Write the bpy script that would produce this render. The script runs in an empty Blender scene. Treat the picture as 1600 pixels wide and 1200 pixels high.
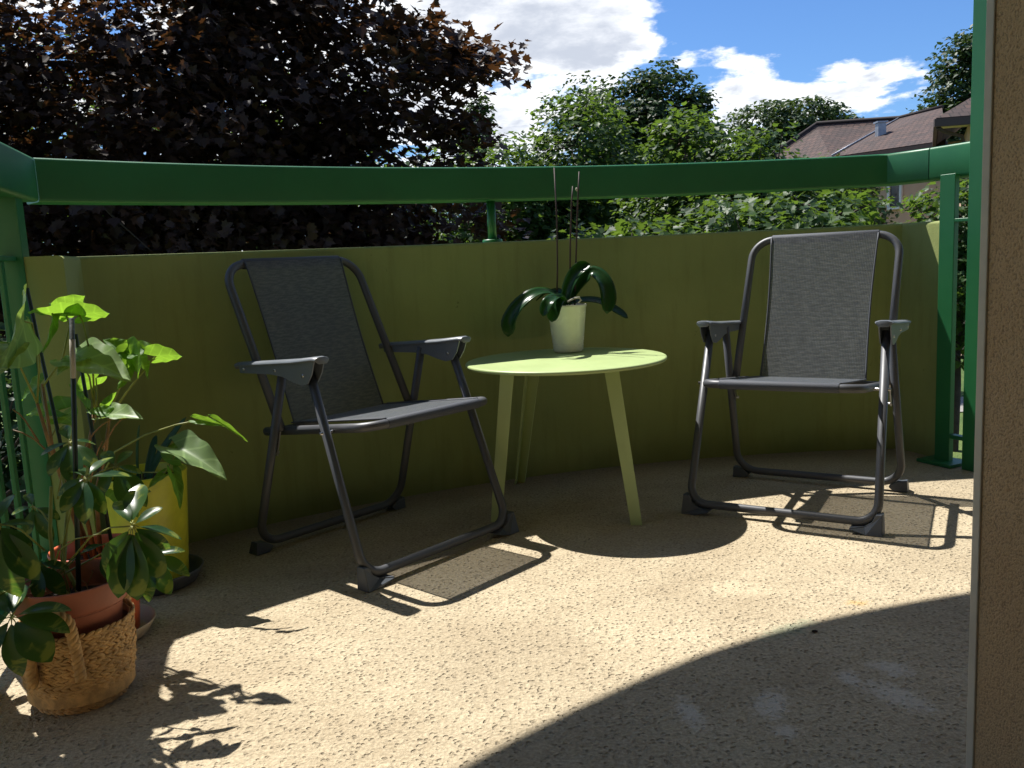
import bpy, math, random
import numpy as np
from mathutils import Matrix, Vector
R_=math.radians
rng=np.random.default_rng(7); random.seed(7)
S=bpy.context.scene; COL=S.collection
# ------------------------------------------------------------------ camera
CAM_H=0.80; FPX=1368.4; PITCH=R_(8.124); ROLL=R_(2.7565)
_f=np.array([0,math.cos(PITCH),-math.sin(PITCH)]); _r=np.array([1.,0,0]); _u=np.array([0,math.sin(PITCH),math.cos(PITCH)])
CR=_r*math.cos(ROLL)-_u*math.sin(ROLL); CU=_u*math.cos(ROLL)+_r*math.sin(ROLL); CF=_f
cam=bpy.data.cameras.new('camera'); camo=bpy.data.objects.new('camera',cam); COL.objects.link(camo)
m=Matrix.Identity(4)
for i in range(3): m[i][0]=CR[i]; m[i][1]=CU[i]; m[i][2]=-CF[i]
m[2][3]=CAM_H; camo.matrix_world=m
cam.sensor_width=36; cam.lens=36*FPX/1600; cam.clip_start=.05; cam.clip_end=2000
S.camera=camo; S.render.resolution_x=1024; S.render.resolution_y=768
def ray(px,py): return CF+CR*(px-800)/FPX-CU*(py-600)/FPX
def P(px,py,y):            # measured point: where the sight line meets depth y
    v=ray(px,py); t=y/v[1]; return Vector((v[0]*t,y,CAM_H+v[2]*t))
def PZ(px,py,z):
    v=ray(px,py); t=(z-CAM_H)/v[2]; return Vector((v[0]*t,v[1]*t,z))
# ------------------------------------------------------------------ world, sun, exposure
SUN=np.array([-.39,.45,1.0]); SUN/=np.linalg.norm(SUN)
W=bpy.data.worlds.new('World'); S.world=W; W.use_nodes=True
nt=W.node_tree; nt.nodes.clear()
def N(t,k,**kw):
    n=t.nodes.new(k)
    for a,b in kw.items(): setattr(n,a,b)
    return n
def mth(t,op,a,b=None,c=None,clamp=False):
    n=N(t,'ShaderNodeMath',operation=op,use_clamp=clamp)
    for i,x in enumerate((a,b,c)):
        if x is None: continue
        if isinstance(x,(int,float)): n.inputs[i].default_value=x
        else: t.links.new(x,n.inputs[i])
    return n.outputs[0]
def vmth(t,op,a,b=None):
    n=N(t,'ShaderNodeVectorMath',operation=op)
    for i,x in enumerate((a,b)):
        if x is None: continue
        if isinstance(x,(tuple,list)): n.inputs[i].default_value=x
        else: t.links.new(x,n.inputs[i])
    return n
def sstep(t,v,a,b,o0=0,o1=1):
    n=N(t,'ShaderNodeMapRange',interpolation_type='SMOOTHSTEP'); n.inputs[1].default_value=a; n.inputs[2].default_value=b
    n.inputs[3].default_value=o0; n.inputs[4].default_value=o1; t.links.new(v,n.inputs[0]); return n.outputs[0]
def mixc(t,f,a,b,mode='MIX'):
    n=N(t,'ShaderNodeMix',data_type='RGBA',blend_type=mode)
    for i,x in ((0,f),(6,a),(7,b)):
        if isinstance(x,(int,float)): n.inputs[i].default_value=x
        elif isinstance(x,(tuple,list)): n.inputs[i].default_value=(*x,1) if len(x)==3 else x
        else: t.links.new(x,n.inputs[i])
    return n.outputs[2]
def noise(t,vec,scale,detail=4,rough=.55,dist=0):
    n=N(t,'ShaderNodeTexNoise'); n.inputs['Scale'].default_value=scale; n.inputs['Detail'].default_value=detail
    n.inputs['Roughness'].default_value=rough; n.inputs['Distortion'].default_value=dist
    if vec is not None: t.links.new(vec,n.inputs['Vector'])
    return n
sky=N(nt,'ShaderNodeTexSky',sky_type='NISHITA',sun_disc=False)
sky.sun_elevation=math.asin(SUN[2]); sky.sun_rotation=math.atan2(SUN[0],SUN[1]); sky.altitude=100; sky.air_density=1.0; sky.dust_density=.15; sky.ozone_density=3.0
tc=N(nt,'ShaderNodeTexCoord'); d=tc.outputs['Generated']
sep=N(nt,'ShaderNodeSeparateXYZ'); nt.links.new(d,sep.inputs[0])
den=mth(nt,'ADD',mth(nt,'MAXIMUM',sep.outputs[2],0.0),.22)
cmb=N(nt,'ShaderNodeCombineXYZ'); nt.links.new(mth(nt,'DIVIDE',sep.outputs[0],den),cmb.inputs[0]); nt.links.new(mth(nt,'DIVIDE',sep.outputs[1],den),cmb.inputs[1]); cmb.inputs[2].default_value=3.1
nz=noise(nt,cmb.outputs[0],3.4,12,.60,.15).outputs[0]
cov=mth(nt,'MULTIPLY',mth(nt,'SUBTRACT',nz,.53),2.6)
# individual cumulus banks, each at its own bearing; the noise field carries on all round
def bank(px,py,rad,amt,asp=1.0):
    global cov
    v=ray(px,py); v=v/np.linalg.norm(v)
    off=vmth(nt,'SUBTRACT',d,tuple(v)).outputs[0]
    off=vmth(nt,'MULTIPLY',off,(1,1,asp)).outputs[0]
    L=vmth(nt,'LENGTH',off).outputs['Value']
    cov=mth(nt,'ADD',cov,sstep(nt,L,0,rad,amt,0))
for b in [(700,-40,.36,.42,1.5),(850,60,.24,.26,1.6),(690,150,.26,.26,1.3),(930,0,.10,.16,2.0),(1285,95,.12,.46,1.8),(1150,150,.085,.34,1.3),(1385,140,.12,.34,2.0),(1065,96,.02,.22,1.5),(250,150,.35,.14,1.2),
          (1130,10,.17,-.40,1.5),(1400,-10,.24,-.45,2.0),(1045,120,.075,-.42,1.),(1220,185,.035,-.15,2.0),(1500,60,.1,-.25,1.)]: bank(*b)
cm=sstep(nt,cov,-.02,.26)
n2=noise(nt,vmth(nt,'ADD',cmb.outputs[0],(.05,-.06,.03)).outputs[0],3.4,9,.6,.2).outputs[0]
n3=noise(nt,cmb.outputs[0],9,9,.62,.2).outputs[0]
thick=mth(nt,'MULTIPLY',sstep(nt,cov,.14,.55),sstep(nt,mth(nt,'ADD',mth(nt,'MULTIPLY',n2,.65),mth(nt,'MULTIPLY',n3,.35)),.34,.64))
ccol=mixc(nt,thick,(11.0,11.1,11.2),(5.4,5.8,6.6))
skyc=mixc(nt,1.0,sky.outputs[0],(.60,.84,1.16),'MULTIPLY')
mixn=mixc(nt,mth(nt,'MULTIPLY',cm,.96),skyc,ccol)
bg=N(nt,'ShaderNodeBackground'); nt.links.new(mixn,bg.inputs[0]); bg.inputs[1].default_value=.075
wo=N(nt,'ShaderNodeOutputWorld'); nt.links.new(bg.outputs[0],wo.inputs[0])
sl=bpy.data.lights.new('sun','SUN'); sl.energy=5.0; sl.angle=R_(.53); sl.color=(1,.96,.90)
so=bpy.data.objects.new('sun',sl); COL.objects.link(so); so.rotation_euler=Vector(SUN).to_track_quat('Z','Y').to_euler(); so.location=(-3,4,9)
S.view_settings.view_transform='Standard'; S.view_settings.look='None'; S.view_settings.exposure=0.70; S.view_settings.gamma=1
S.render.engine='CYCLES'
S.cycles.max_bounces=6; S.cycles.transparent_max_bounces=8; S.cycles.diffuse_bounces=4; S.cycles.sample_clamp_indirect=4
# ------------------------------------------------------------------ helpers
def lin(r,g,b):
    f=lambda c:(c/255/12.92) if c<=10 else ((c/255+.055)/1.055)**2.4
    return (f(r),f(g),f(b))
def newmat(name):
    m=bpy.data.materials.new(name); m.use_nodes=True; t=m.node_tree; b=t.nodes['Principled BSDF']; return m,t,b
def pmat(name,col,rough=.5,metal=0,var=.12,vscale=6,bump=0,bscale=80,spec=.5):
    m,t,b=newmat(name); g=N(t,'ShaderNodeTexCoord').outputs['Object']
    n=noise(t,g,vscale,5,.6).outputs[0]
    c=mixc(t,sstep(t,n,.3,.7),tuple(x*(1-var) for x in col),tuple(min(1,x*(1+var)) for x in col))
    t.links.new(c,b.inputs['Base Color']); b.inputs['Metallic'].default_value=metal; b.inputs['Specular IOR Level'].default_value=spec
    r=mth(t,'ADD',mth(t,'MULTIPLY',mth(t,'SUBTRACT',n,.5),.25),rough); t.links.new(r,b.inputs['Roughness'])
    if bump:
        bp=N(t,'ShaderNodeBump'); bp.inputs['Strength'].default_value=bump; bp.inputs['Distance'].default_value=.002
        t.links.new(noise(t,g,bscale,4,.6).outputs[0],bp.inputs['Height']); t.links.new(bp.outputs[0],b.inputs['Normal'])
    return m
class MB:
    def __init__(s): s.v=[]; s.f=[]; s.sm=[]
    def add(s,v,f,smooth=True):
        o=len(s.v); s.v+= [tuple(p) for p in v]; s.f+=[tuple(i+o for i in q) for q in f]; s.sm+=[smooth]*len(f); return s
    def tube(s,pts,r,n=12,cap=True,closed=False):
        pts=[Vector(p) for p in pts]; k=len(pts); rr=r if isinstance(r,(list,tuple)) else [r]*k
        V=[];F=[]
        tan=[]
        for i in range(k):
            a=pts[(i-1)%k] if (i>0 or closed) else pts[i]; b=pts[(i+1)%k] if (i<k-1 or closed) else pts[i]
            tan.append((b-a).normalized())
        up=Vector((0,0,1)) if abs(tan[0].z)<.9 else Vector((1,0,0))
        nrm=(up-tan[0]*up.dot(tan[0])).normalized()
        for i in range(k):
            if i: nrm=(nrm-tan[i]*nrm.dot(tan[i])).normalized()
            bi=tan[i].cross(nrm)
            for j in range(n):
                a=2*math.pi*j/n; V.append(pts[i]+(nrm*math.cos(a)+bi*math.sin(a))*rr[i])
        for i in range(k if closed else k-1):
            for j in range(n):
                i2=(i+1)%k; F.append((i*n+j,i*n+(j+1)%n,i2*n+(j+1)%n,i2*n+j))
        if cap and not closed: F.append(tuple(range(n-1,-1,-1))); F.append(tuple((k-1)*n+j for j in range(n)))
        return s.add(V,F)
    def lathe(s,prof,n=40,c=(0,0,0),ang=None):
        V=[];F=[];k=len(prof)
        for r,z in prof:
            for j in range(n):
                a=2*math.pi*j/n; V.append((c[0]+r*math.cos(a),c[1]+r*math.sin(a),c[2]+z))
        for i in range(k-1):
            for j in range(n): F.append((i*n+j,i*n+(j+1)%n,(i+1)*n+(j+1)%n,(i+1)*n+j))
        return s.add(V,F)
    def box(s,lo,hi,M=None):
        V=[Vector((x,y,z)) for x in(lo[0],hi[0]) for y in(lo[1],hi[1]) for z in(lo[2],hi[2])]
        if M is not None: V=[M@v for v in V]
        return s.add(V,[(0,1,3,2),(4,6,7,5),(0,4,5,1),(2,3,7,6),(0,2,6,4),(1,5,7,3)],False)
    def prism(s,base,top,smooth=False):
        n=len(base); return s.add(list(base)+list(top),[tuple(range(n-1,-1,-1)),tuple(range(n,2*n))]+[(i,(i+1)%n,n+(i+1)%n,n+i) for i in range(n)],smooth)
    def bar(s,a,b,w,h,up=(0,0,1)):      # rectangular bar from a to b
        a=Vector(a);b=Vector(b);t=(b-a).normalized();u=Vector(up);u=(u-t*u.dot(t)).normalized();r=t.cross(u)
        q=lambda p:[p+r*x*w/2+u*y*h/2 for x,y in((-1,-1),(1,-1),(1,1),(-1,1))]
        return s.prism(q(a),q(b))
    def sphere(s,c,r,n=10,m=6,M=None):
        V=[];F=[]
        for i in range(m+1):
            th=math.pi*i/m
            for j in range(n):
                a=2*math.pi*j/n; p=Vector((r*math.sin(th)*math.cos(a),r*math.sin(th)*math.sin(a),r*math.cos(th)))
                if M is not None: p=M@p
                V.append(p+Vector(c))
        for i in range(m):
            for j in range(n): F.append((i*n+j,(i+1)*n+j,(i+1)*n+(j+1)%n,i*n+(j+1)%n))
        return s.add(V,F)
    def mesh(s,name,mat):
        me=bpy.data.meshes.new(name); me.from_pydata([tuple(v) for v in s.v],[],s.f); me.polygons.foreach_set('use_smooth',s.sm)
        me.validate(); me.update()
        if mat: me.materials.append(mat)
        return me
    def build(s,name,mat,parent=None,bevel=0,auto=True):
        return link(name,s.mesh(name,mat),parent,bevel)
def link(name,me,parent=None,bevel=0):
    o=bpy.data.objects.new(name,me); COL.objects.link(o)
    if parent: o.parent=parent
    if bevel:
        b=o.modifiers.new('bevel','BEVEL'); b.width=bevel; b.segments=3; b.limit_method='ANGLE'; b.angle_limit=R_(40); b.harden_normals=False
    return o
def empty(name,loc=(0,0,0),rz=0):
    o=bpy.data.objects.new(name,None); COL.objects.link(o); o.location=loc; o.rotation_euler=(0,0,rz); o.empty_display_size=.1; return o
def tag(o,label=None,cat=None,group=None,kind=None):
    for k,v in(('label',label),('category',cat),('group',group),('kind',kind)):
        if v: o[k]=v
    return o
def fillet(pts,rad,n=8):
    pts=[Vector(p) for p in pts]; out=[pts[0]]
    for i in range(1,len(pts)-1):
        a,b,c=pts[i-1],pts[i],pts[i+1]; u=(a-b).normalized(); w=(c-b).normalized(); th=u.angle(w)
        r=rad[i-1] if isinstance(rad,(list,tuple)) else rad
        dd=min(r/math.tan(th/2),(a-b).length*.49,(c-b).length*.98); r2=dd*math.tan(th/2)
        cen=b+(u+w).normalized()*(r2/math.sin(th/2)); p0=b+u*dd; p1=b+w*dd
        e0=(p0-cen).normalized(); e1=(p1-cen).normalized(); A=e0.angle(e1)
        for k in range(n+1):
            t=k/n; out.append(cen+(e0*math.sin((1-t)*A)+e1*math.sin(t*A))/math.sin(A)*r2)
    out.append(pts[-1]); return out
def sweep(path,prof,closed_prof=True):  # path of plan points, prof of (outward offset, z)
    n=len(path); V=[];F=[];k=len(prof); pts=[Vector((p[0],p[1])) for p in path]
    for i in range(n):
        d0=(pts[i]-pts[i-1]).normalized() if i else (pts[1]-pts[0]).normalized()
        d1=(pts[i+1]-pts[i]).normalized() if i<n-1 else d0
        n0=Vector((-d0.y,d0.x)); n1=Vector((-d1.y,d1.x)); mv=(n0+n1).normalized(); mv=mv/max(.3,mv.dot(n0))
        for o,z in prof: V.append((pts[i].x+mv.x*o,pts[i].y+mv.y*o,z))
    for i in range(n-1):
        for j in range(k if closed_prof else k-1): F.append((i*k+j,(i+1)*k+j,(i+1)*k+(j+1)%k,i*k+(j+1)%k))
    F.append(tuple(range(k))); F.append(tuple((n-1)*k+j for j in range(k-1,-1,-1)))
    return V,F
def rrect(w,z0,z1,r,n=4,o0=0):        # rounded-rectangle profile, offsets o0..o0+w
    out=[]
    for cx,cz,a0 in((o0+w-r,z1-r,0),(o0+r,z1-r,90),(o0+r,z0+r,180),(o0+w-r,z0+r,270)):
        for k in range(n+1):
            a=R_(a0+90*k/n); out.append((cx+r*math.cos(a),cz+r*math.sin(a)))
    return out
# ------------------------------------------------------------------ materials
def floor_mat():
    m,t,b=newmat('weathered_concrete'); g=N(t,'ShaderNodeTexCoord').outputs['Object']
    st=vmth(t,'MULTIPLY',g,(1,1.0,1)).outputs[0]
    fine=noise(t,st,150,3,.6).outputs[0]; mid=noise(t,st,62,4,.65,.4).outputs[0]; big=noise(t,g,3.2,5,.6).outputs[0]; huge=noise(t,g,1.1,3,.5).outputs[0]
    vo=N(t,'ShaderNodeTexVoronoi',feature='SMOOTH_F1'); vo.inputs['Smoothness'].default_value=.5; vo.inputs['Scale'].default_value=88; vo.inputs['Randomness'].default_value=1; t.links.new(vmth(t,'ADD',st,vmth(t,'MULTIPLY',noise(t,g,60,2).outputs['Color'],(.010,.010,0)).outputs[0]).outputs[0],vo.inputs['Vector'])
    pit=mth(t,'MULTIPLY',sstep(t,vo.outputs['Distance'],.12,.42,1,0),sstep(t,mid,.40,.56))
    c=mixc(t,sstep(t,big,.3,.7),lin(170,156,131),lin(188,175,149))
    c=mixc(t,mth(t,'MULTIPLY',sstep(t,huge,.45,.7),.45),c,lin(158,146,124))
    c=mixc(t,sstep(t,fine,.36,.66),mixc(t,1.0,c,(.86,.85,.83),'MULTIPLY'),mixc(t,1.0,c,(1.2,1.19,1.17),'MULTIPLY'))
    c=mixc(t,mth(t,'MULTIPLY',sstep(t,mid,.52,.34),.38),c,mixc(t,1.0,c,(.72,.69,.64),'MULTIPLY'))
    c=mixc(t,mth(t,'MULTIPLY',pit,.28),c,lin(92,78,60))
    # worn white scuffs and a pale patch, each at its own place on the slab
    def blot(x,y,sx,sy,rot,col,amt,thr):
        nonlocal c
        mp=N(t,'ShaderNodeMapping',vector_type='TEXTURE'); mp.inputs['Location'].default_value=(x,y,0); mp.inputs['Rotation'].default_value=(0,0,R_(rot)); mp.inputs['Scale'].default_value=(sx,sy,1)
        t.links.new(g,mp.inputs[0]); L=vmth(t,'LENGTH',mp.outputs[0]).outputs['Value']
        k=sstep(t,mth(t,'ADD',L,mth(t,'MULTIPLY',mth(t,'SUBTRACT',noise(t,g,46,6,.8).outputs[0],.5),3.0)),thr,1.15,1,0)
        c=mixc(t,mth(t,'MULTIPLY',k,amt),c,col)
    wh=lin(222,216,204)
    for x,y,sx,sy,ro in((.284,1.43,.022,.06,8),(.43,1.45,.03,.055,-25),(.43,1.36,.025,.02,0),(.655,1.46,.035,.07,35),(.69,1.56,.03,.045,50),(.60,1.53,.025,.03,0)): blot(x,y,sx*1.15,sy*1.15,ro,wh,.50,.25)
    blot(-.50,1.60,.07,.04,10,lin(196,180,150),.6,.4); blot(.5,1.99,.06,.12,80,lin(205,190,160),.5,.2); blot(.751,1.87,.03,.018,0,lin(205,165,95),.5,.3)
    blot(.56,1.75,.09,.03,30,lin(130,150,125),.45,.3)
    # moss and dirt gathered along the foot of the parapet
    ctr=vmth(t,'SUBTRACT',g,(1.14,.08,0)).outputs[0]; rad=vmth(t,'LENGTH',vmth(t,'MULTIPLY',ctr,(1,1,0)).outputs[0]).outputs['Value']
    dirt=mth(t,'MULTIPLY',sstep(t,mth(t,'ADD',rad,mth(t,'MULTIPLY',big,.35)),3.15,3.45),.62)
    c=mixc(t,dirt,c,lin(96,78,52))
    t.links.new(c,b.inputs['Base Color']); b.inputs['Roughness'].default_value=.9; b.inputs['Specular IOR Level'].default_value=.2
    h=mth(t,'SUBTRACT',mth(t,'ADD',mth(t,'MULTIPLY',mid,1.2),mth(t,'MULTIPLY',fine,.5)),mth(t,'MULTIPLY',pit,.9))
    bp=N(t,'ShaderNodeBump'); bp.inputs['Strength'].default_value=1; bp.inputs['Distance'].default_value=.0055; t.links.new(h,bp.inputs['Height']); t.links.new(bp.outputs[0],b.inputs['Normal'])
    return m
def parapet_mat():
    m,t,b=newmat('olive_wall_paint'); g=N(t,'ShaderNodeTexCoord').outputs['Object']
    st=noise(t,vmth(t,'MULTIPLY',g,(1,1,.12)).outputs[0],22,4,.6).outputs[0]; big=noise(t,g,2.4,5,.6).outputs[0]; fine=noise(t,g,160,3,.6).outputs[0]
    c=mixc(t,sstep(t,big,.3,.7),lin(142,152,92),lin(152,162,100))
    c=mixc(t,mth(t,'MULTIPLY',sstep(t,st,.48,.72),.30),c,lin(118,124,66))
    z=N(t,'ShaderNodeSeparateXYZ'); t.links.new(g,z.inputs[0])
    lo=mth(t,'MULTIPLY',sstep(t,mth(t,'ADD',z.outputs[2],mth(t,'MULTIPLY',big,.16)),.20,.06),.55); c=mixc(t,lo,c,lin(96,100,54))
    sp=noise(t,g,26,3,.7).outputs[0]; c=mixc(t,mth(t,'MULTIPLY',sstep(t,sp,.72,.78),.5),c,lin(84,84,40))
    t.links.new(c,b.inputs['Base Color']); b.inputs['Roughness'].default_value=.72; b.inputs['Specular IOR Level'].default_value=.25
    bp=N(t,'ShaderNodeBump'); bp.inputs['Strength'].default_value=.35; bp.inputs['Distance'].default_value=.003
    t.links.new(mth(t,'ADD',mth(t,'MULTIPLY',fine,.5),mth(t,'MULTIPLY',noise(t,g,14,4).outputs[0],1.5)),bp.inputs['Height']); t.links.new(bp.outputs[0],b.inputs['Normal'])
    return m
def plaster_mat():
    m,t,b=newmat('rough_cast_plaster'); g=N(t,'ShaderNodeTexCoord').outputs['Object']
    s=vmth(t,'MULTIPLY',g,(1,1,.8)).outputs[0]; a=noise(t,s,330,3,.6,.1).outputs[0]; big=noise(t,g,4,4).outputs[0]
    c=mixc(t,sstep(t,big,.3,.7),lin(212,172,122),lin(220,182,132)); c=mixc(t,mth(t,'MULTIPLY',sstep(t,a,.50,.36),.6),c,lin(150,116,80))
    t.links.new(c,b.inputs['Base Color']); b.inputs['Roughness'].default_value=.95
    bp=N(t,'ShaderNodeBump'); bp.inputs['Strength'].default_value=1; bp.inputs['Distance'].default_value=.004; t.links.new(a,bp.inputs['Height']); t.links.new(bp.outputs[0],b.inputs['Normal'])
    return m
M={}
M['floor']=floor_mat(); M['parapet']=parapet_mat(); M['plaster']=plaster_mat()
M['bead']=pmat('corner_bead',lin(214,198,168),.6,bump=.3)
M['green']=pmat('green_railing_paint',lin(36,108,64),.42,var=.08,vscale=3,bump=.12,bscale=240)
M['ceil']=pmat('white_render',lin(205,200,190),.9); M['room']=pmat('room_paint',lin(150,145,138),.9); M['roomfloor']=pmat('room_floor',lin(120,95,70),.5)
M['tube']=pmat('grey_tube_paint',lin(80,82,86),.45,.1,var=.06,bump=.05)
M['plastic']=pmat('grey_plastic',lin(108,114,120),.36,var=.05,bump=.15,bscale=300)
M['foot']=pmat('foot_plastic',lin(76,82,90),.45,var=.05,bump=.15,bscale=300)
M['bolt']=pmat('zinc_bolt',(.6,.6,.6),.3,1)
M['table']=pmat('pale_green_powder_coat',lin(170,188,128),.42,var=.03,vscale=9,bump=.06,bscale=400)
M['ceramic']=pmat('white_ceramic',lin(228,226,212),.25,var=.04,vscale=18)
M['terra']=pmat('terracotta_plastic',lin(162,94,68),.55,var=.12,vscale=14,bump=.2)
M['orange']=pmat('orange_plastic',lin(214,104,62),.4,var=.10,vscale=12,bump=.1)
M['yellow']=pmat('yellow_glaze',lin(210,208,60),.34,var=.12,vscale=16,bump=.1,bscale=60)
M['greysaucer']=pmat('grey_plastic_saucer',lin(92,94,98),.5); M['beigesaucer']=pmat('beige_saucer',lin(190,172,146),.6)
M['soil']=pmat('potting_soil',lin(46,34,24),.95,var=.5,vscale=60,bump=1,bscale=150)
M['stake']=pmat('plant_stake',lin(28,44,36),.5,bump=.3); M['stakeworn']=pmat('faded_stake_tape',lin(170,166,150),.7)
M['bark']=pmat('bark',lin(66,56,48),.95,var=.35,vscale=9,bump=1,bscale=40)
M['stem']=pmat('brown_stem',lin(140,106,64),.6,var=.3,vscale=30); M['petiole']=pmat('green_petiole',lin(136,140,62),.5,var=.2,vscale=30)
M['spike']=pmat('dry_flower_spike',lin(58,40,34),.6,var=.2,vscale=30); M['seagrass']=pmat('seagrass',lin(200,160,104),.75,var=.28,vscale=45,bump=.6,bscale=260)
def fabric_mat():
    m,t,b=newmat('woven_mesh_fabric'); g=N(t,'ShaderNodeTexCoord').outputs['UV']
    w1=N(t,'ShaderNodeTexWave',wave_type='BANDS',bands_direction='X'); w1.inputs['Scale'].default_value=60; w1.inputs['Distortion'].default_value=.4
    w2=N(t,'ShaderNodeTexWave',wave_type='BANDS',bands_direction='Y'); w2.inputs['Scale'].default_value=75; w2.inputs['Distortion'].default_value=.4
    t.links.new(g,w1.inputs[0]); t.links.new(g,w2.inputs[0])
    k=mth(t,'MULTIPLY',w1.outputs['Fac'],w2.outputs['Fac']); n=noise(t,g,16,4,.6).outputs[0]; hatch=noise(t,vmth(t,'MULTIPLY',g,(.30,1.5,1)).outputs[0],120,3,.6).outputs[0]
    c=mixc(t,k,lin(92,96,98),lin(126,130,132)); c=mixc(t,mth(t,'MULTIPLY',sstep(t,hatch,.40,.60),.7),c,lin(66,71,78)); c=mixc(t,mth(t,'MULTIPLY',sstep(t,n,.4,.7),.25),c,lin(58,62,70))
    t.links.new(c,b.inputs['Base Color']); b.inputs['Roughness'].default_value=.5; b.inputs['Sheen Weight'].default_value=.5; b.inputs['Sheen Roughness'].default_value=.35; b.inputs['Sheen Tint'].default_value=(.75,.85,1,1)
    tr=N(t,'ShaderNodeBsdfTranslucent'); t.links.new(mixc(t,sstep(t,hatch,.40,.60),lin(112,110,100),lin(66,66,66)),tr.inputs[0]); tp=N(t,'ShaderNodeBsdfTransparent')
    a=N(t,'ShaderNodeMixShader'); a.inputs[0].default_value=.10; t.links.new(b.outputs[0],a.inputs[1]); t.links.new(tr.outputs[0],a.inputs[2])
    q=N(t,'ShaderNodeMixShader'); q.inputs[0].default_value=.20; t.links.new(a.outputs[0],q.inputs[1]); t.links.new(tp.outputs[0],q.inputs[2])
    t.links.new(q.outputs[0],t.nodes['Material Output'].inputs[0])
    bp=N(t,'ShaderNodeBump'); bp.inputs['Strength'].default_value=.5; bp.inputs['Distance'].default_value=.001; t.links.new(k,bp.inputs['Height']); t.links.new(bp.outputs[0],b.inputs['Normal'])
    return m
M['fabric']=fabric_mat(); M['hem']=pmat('fabric_hem',lin(70,74,82),.7,bump=.5,bscale=500)
def leaf_mat(name,c0,c1,trans,tfac=.45,rough=.35,vein=0,pale=None,attr=True):
    m,t,b=newmat(name)
    g=N(t,'ShaderNodeTexCoord').outputs['Object']
    if attr:
        a=N(t,'ShaderNodeAttribute',attribute_name='tint').outputs['Fac']
        c=mixc(t,a,c0,c1); tcx=mixc(t,1.0,mixc(t,a,tuple(x*.75 for x in trans),tuple(min(1,x*1.15) for x in trans)),(1,1,1),'MULTIPLY')
    else:
        oi=N(t,'ShaderNodeObjectInfo').outputs['Random']; n=noise(t,g,3.5,4,.6).outputs[0]
        c=mixc(t,mth(t,'ADD',mth(t,'MULTIPLY',oi,.6),mth(t,'MULTIPLY',n,.4)),c0,c1); tcx=mixc(t,n,tuple(x*.7 for x in trans),trans)
        if vein:
            u=N(t,'ShaderNodeSeparateXYZ'); t.links.new(g,u.inputs[0])
            ax=mth(t,'ABSOLUTE',u.outputs[0]); w=mth(t,'SINE',mth(t,'MULTIPLY',mth(t,'SUBTRACT',u.outputs[1],mth(t,'MULTIPLY',ax,.8)),vein))
            v=mth(t,'MAXIMUM',sstep(t,w,.75,1.0),sstep(t,ax,.0,.03,1,0))
            c=mixc(t,mth(t,'MULTIPLY',v,.22),c,tuple(min(1,x*2.2+.02) for x in c1)); tcx=mixc(t,mth(t,'MULTIPLY',v,.25),tcx,tuple(min(1,x*1.5) for x in trans))
        if pale:
            k=sstep(t,noise(t,g,2.4,3,.6,.6).outputs[0],.54,.62); c=mixc(t,mth(t,'MULTIPLY',k,.8),c,pale); tcx=mixc(t,mth(t,'MULTIPLY',k,.6),tcx,pale)
    t.links.new(c,b.inputs['Base Color']); b.inputs['Roughness'].default_value=rough; b.inputs['Specular IOR Level'].default_value=.3
    tr=N(t,'ShaderNodeBsdfTranslucent'); t.links.new(tcx,tr.inputs[0])
    a=N(t,'ShaderNodeMixShader'); a.inputs[0].default_value=tfac; t.links.new(b.outputs[0],a.inputs[1]); t.links.new(tr.outputs[0],a.inputs[2]); t.links.new(a.outputs[0],t.nodes['Material Output'].inputs[0])
    return m
M['copper']=leaf_mat('copper_maple_leaf',(.018,.011,.009),(.055,.030,.018),(.11,.045,.014),.30,.5)
M['maple']=leaf_mat('green_maple_leaf',(.018,.050,.015),(.064,.118,.027),(.17,.28,.03),.36,.5)
M['oak']=leaf_mat('dark_oak_leaf',(.016,.042,.014),(.038,.075,.020),(.05,.09,.015),.3,.5)
M['farleaf']=leaf_mat('far_tree_leaf',(.026,.060,.020),(.055,.095,.028),(.08,.13,.02),.3,.5)
M['thuja']=leaf_mat('thuja_leaf',(.050,.070,.020),(.085,.100,.030),(.10,.12,.02),.3,.6)
M['schef']=leaf_mat('umbrella_plant_leaf',(.016,.052,.018),(.035,.085,.022),(.14,.30,.03),.33,.28,0,(.26,.30,.05),attr=False)
M['syng']=leaf_mat('arrowhead_leaf',(.060,.16,.025),(.13,.26,.04),(.34,.60,.045),.48,.48,17,None,attr=False)
M['syngpale']=leaf_mat('pale_arrowhead_leaf',(.17,.27,.10),(.25,.36,.14),(.36,.52,.08),.38,.42,17,None,attr=False)
M['orchid']=leaf_mat('orchid_leaf',(.012,.045,.014),(.024,.075,.018),(.16,.36,.02),.32,.26,0,None,attr=False)
M['blade']=leaf_mat('blade_leaf',(.03,.09,.05),(.06,.14,.07),(.2,.35,.06),.3,.4,0,None,attr=False)
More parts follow.
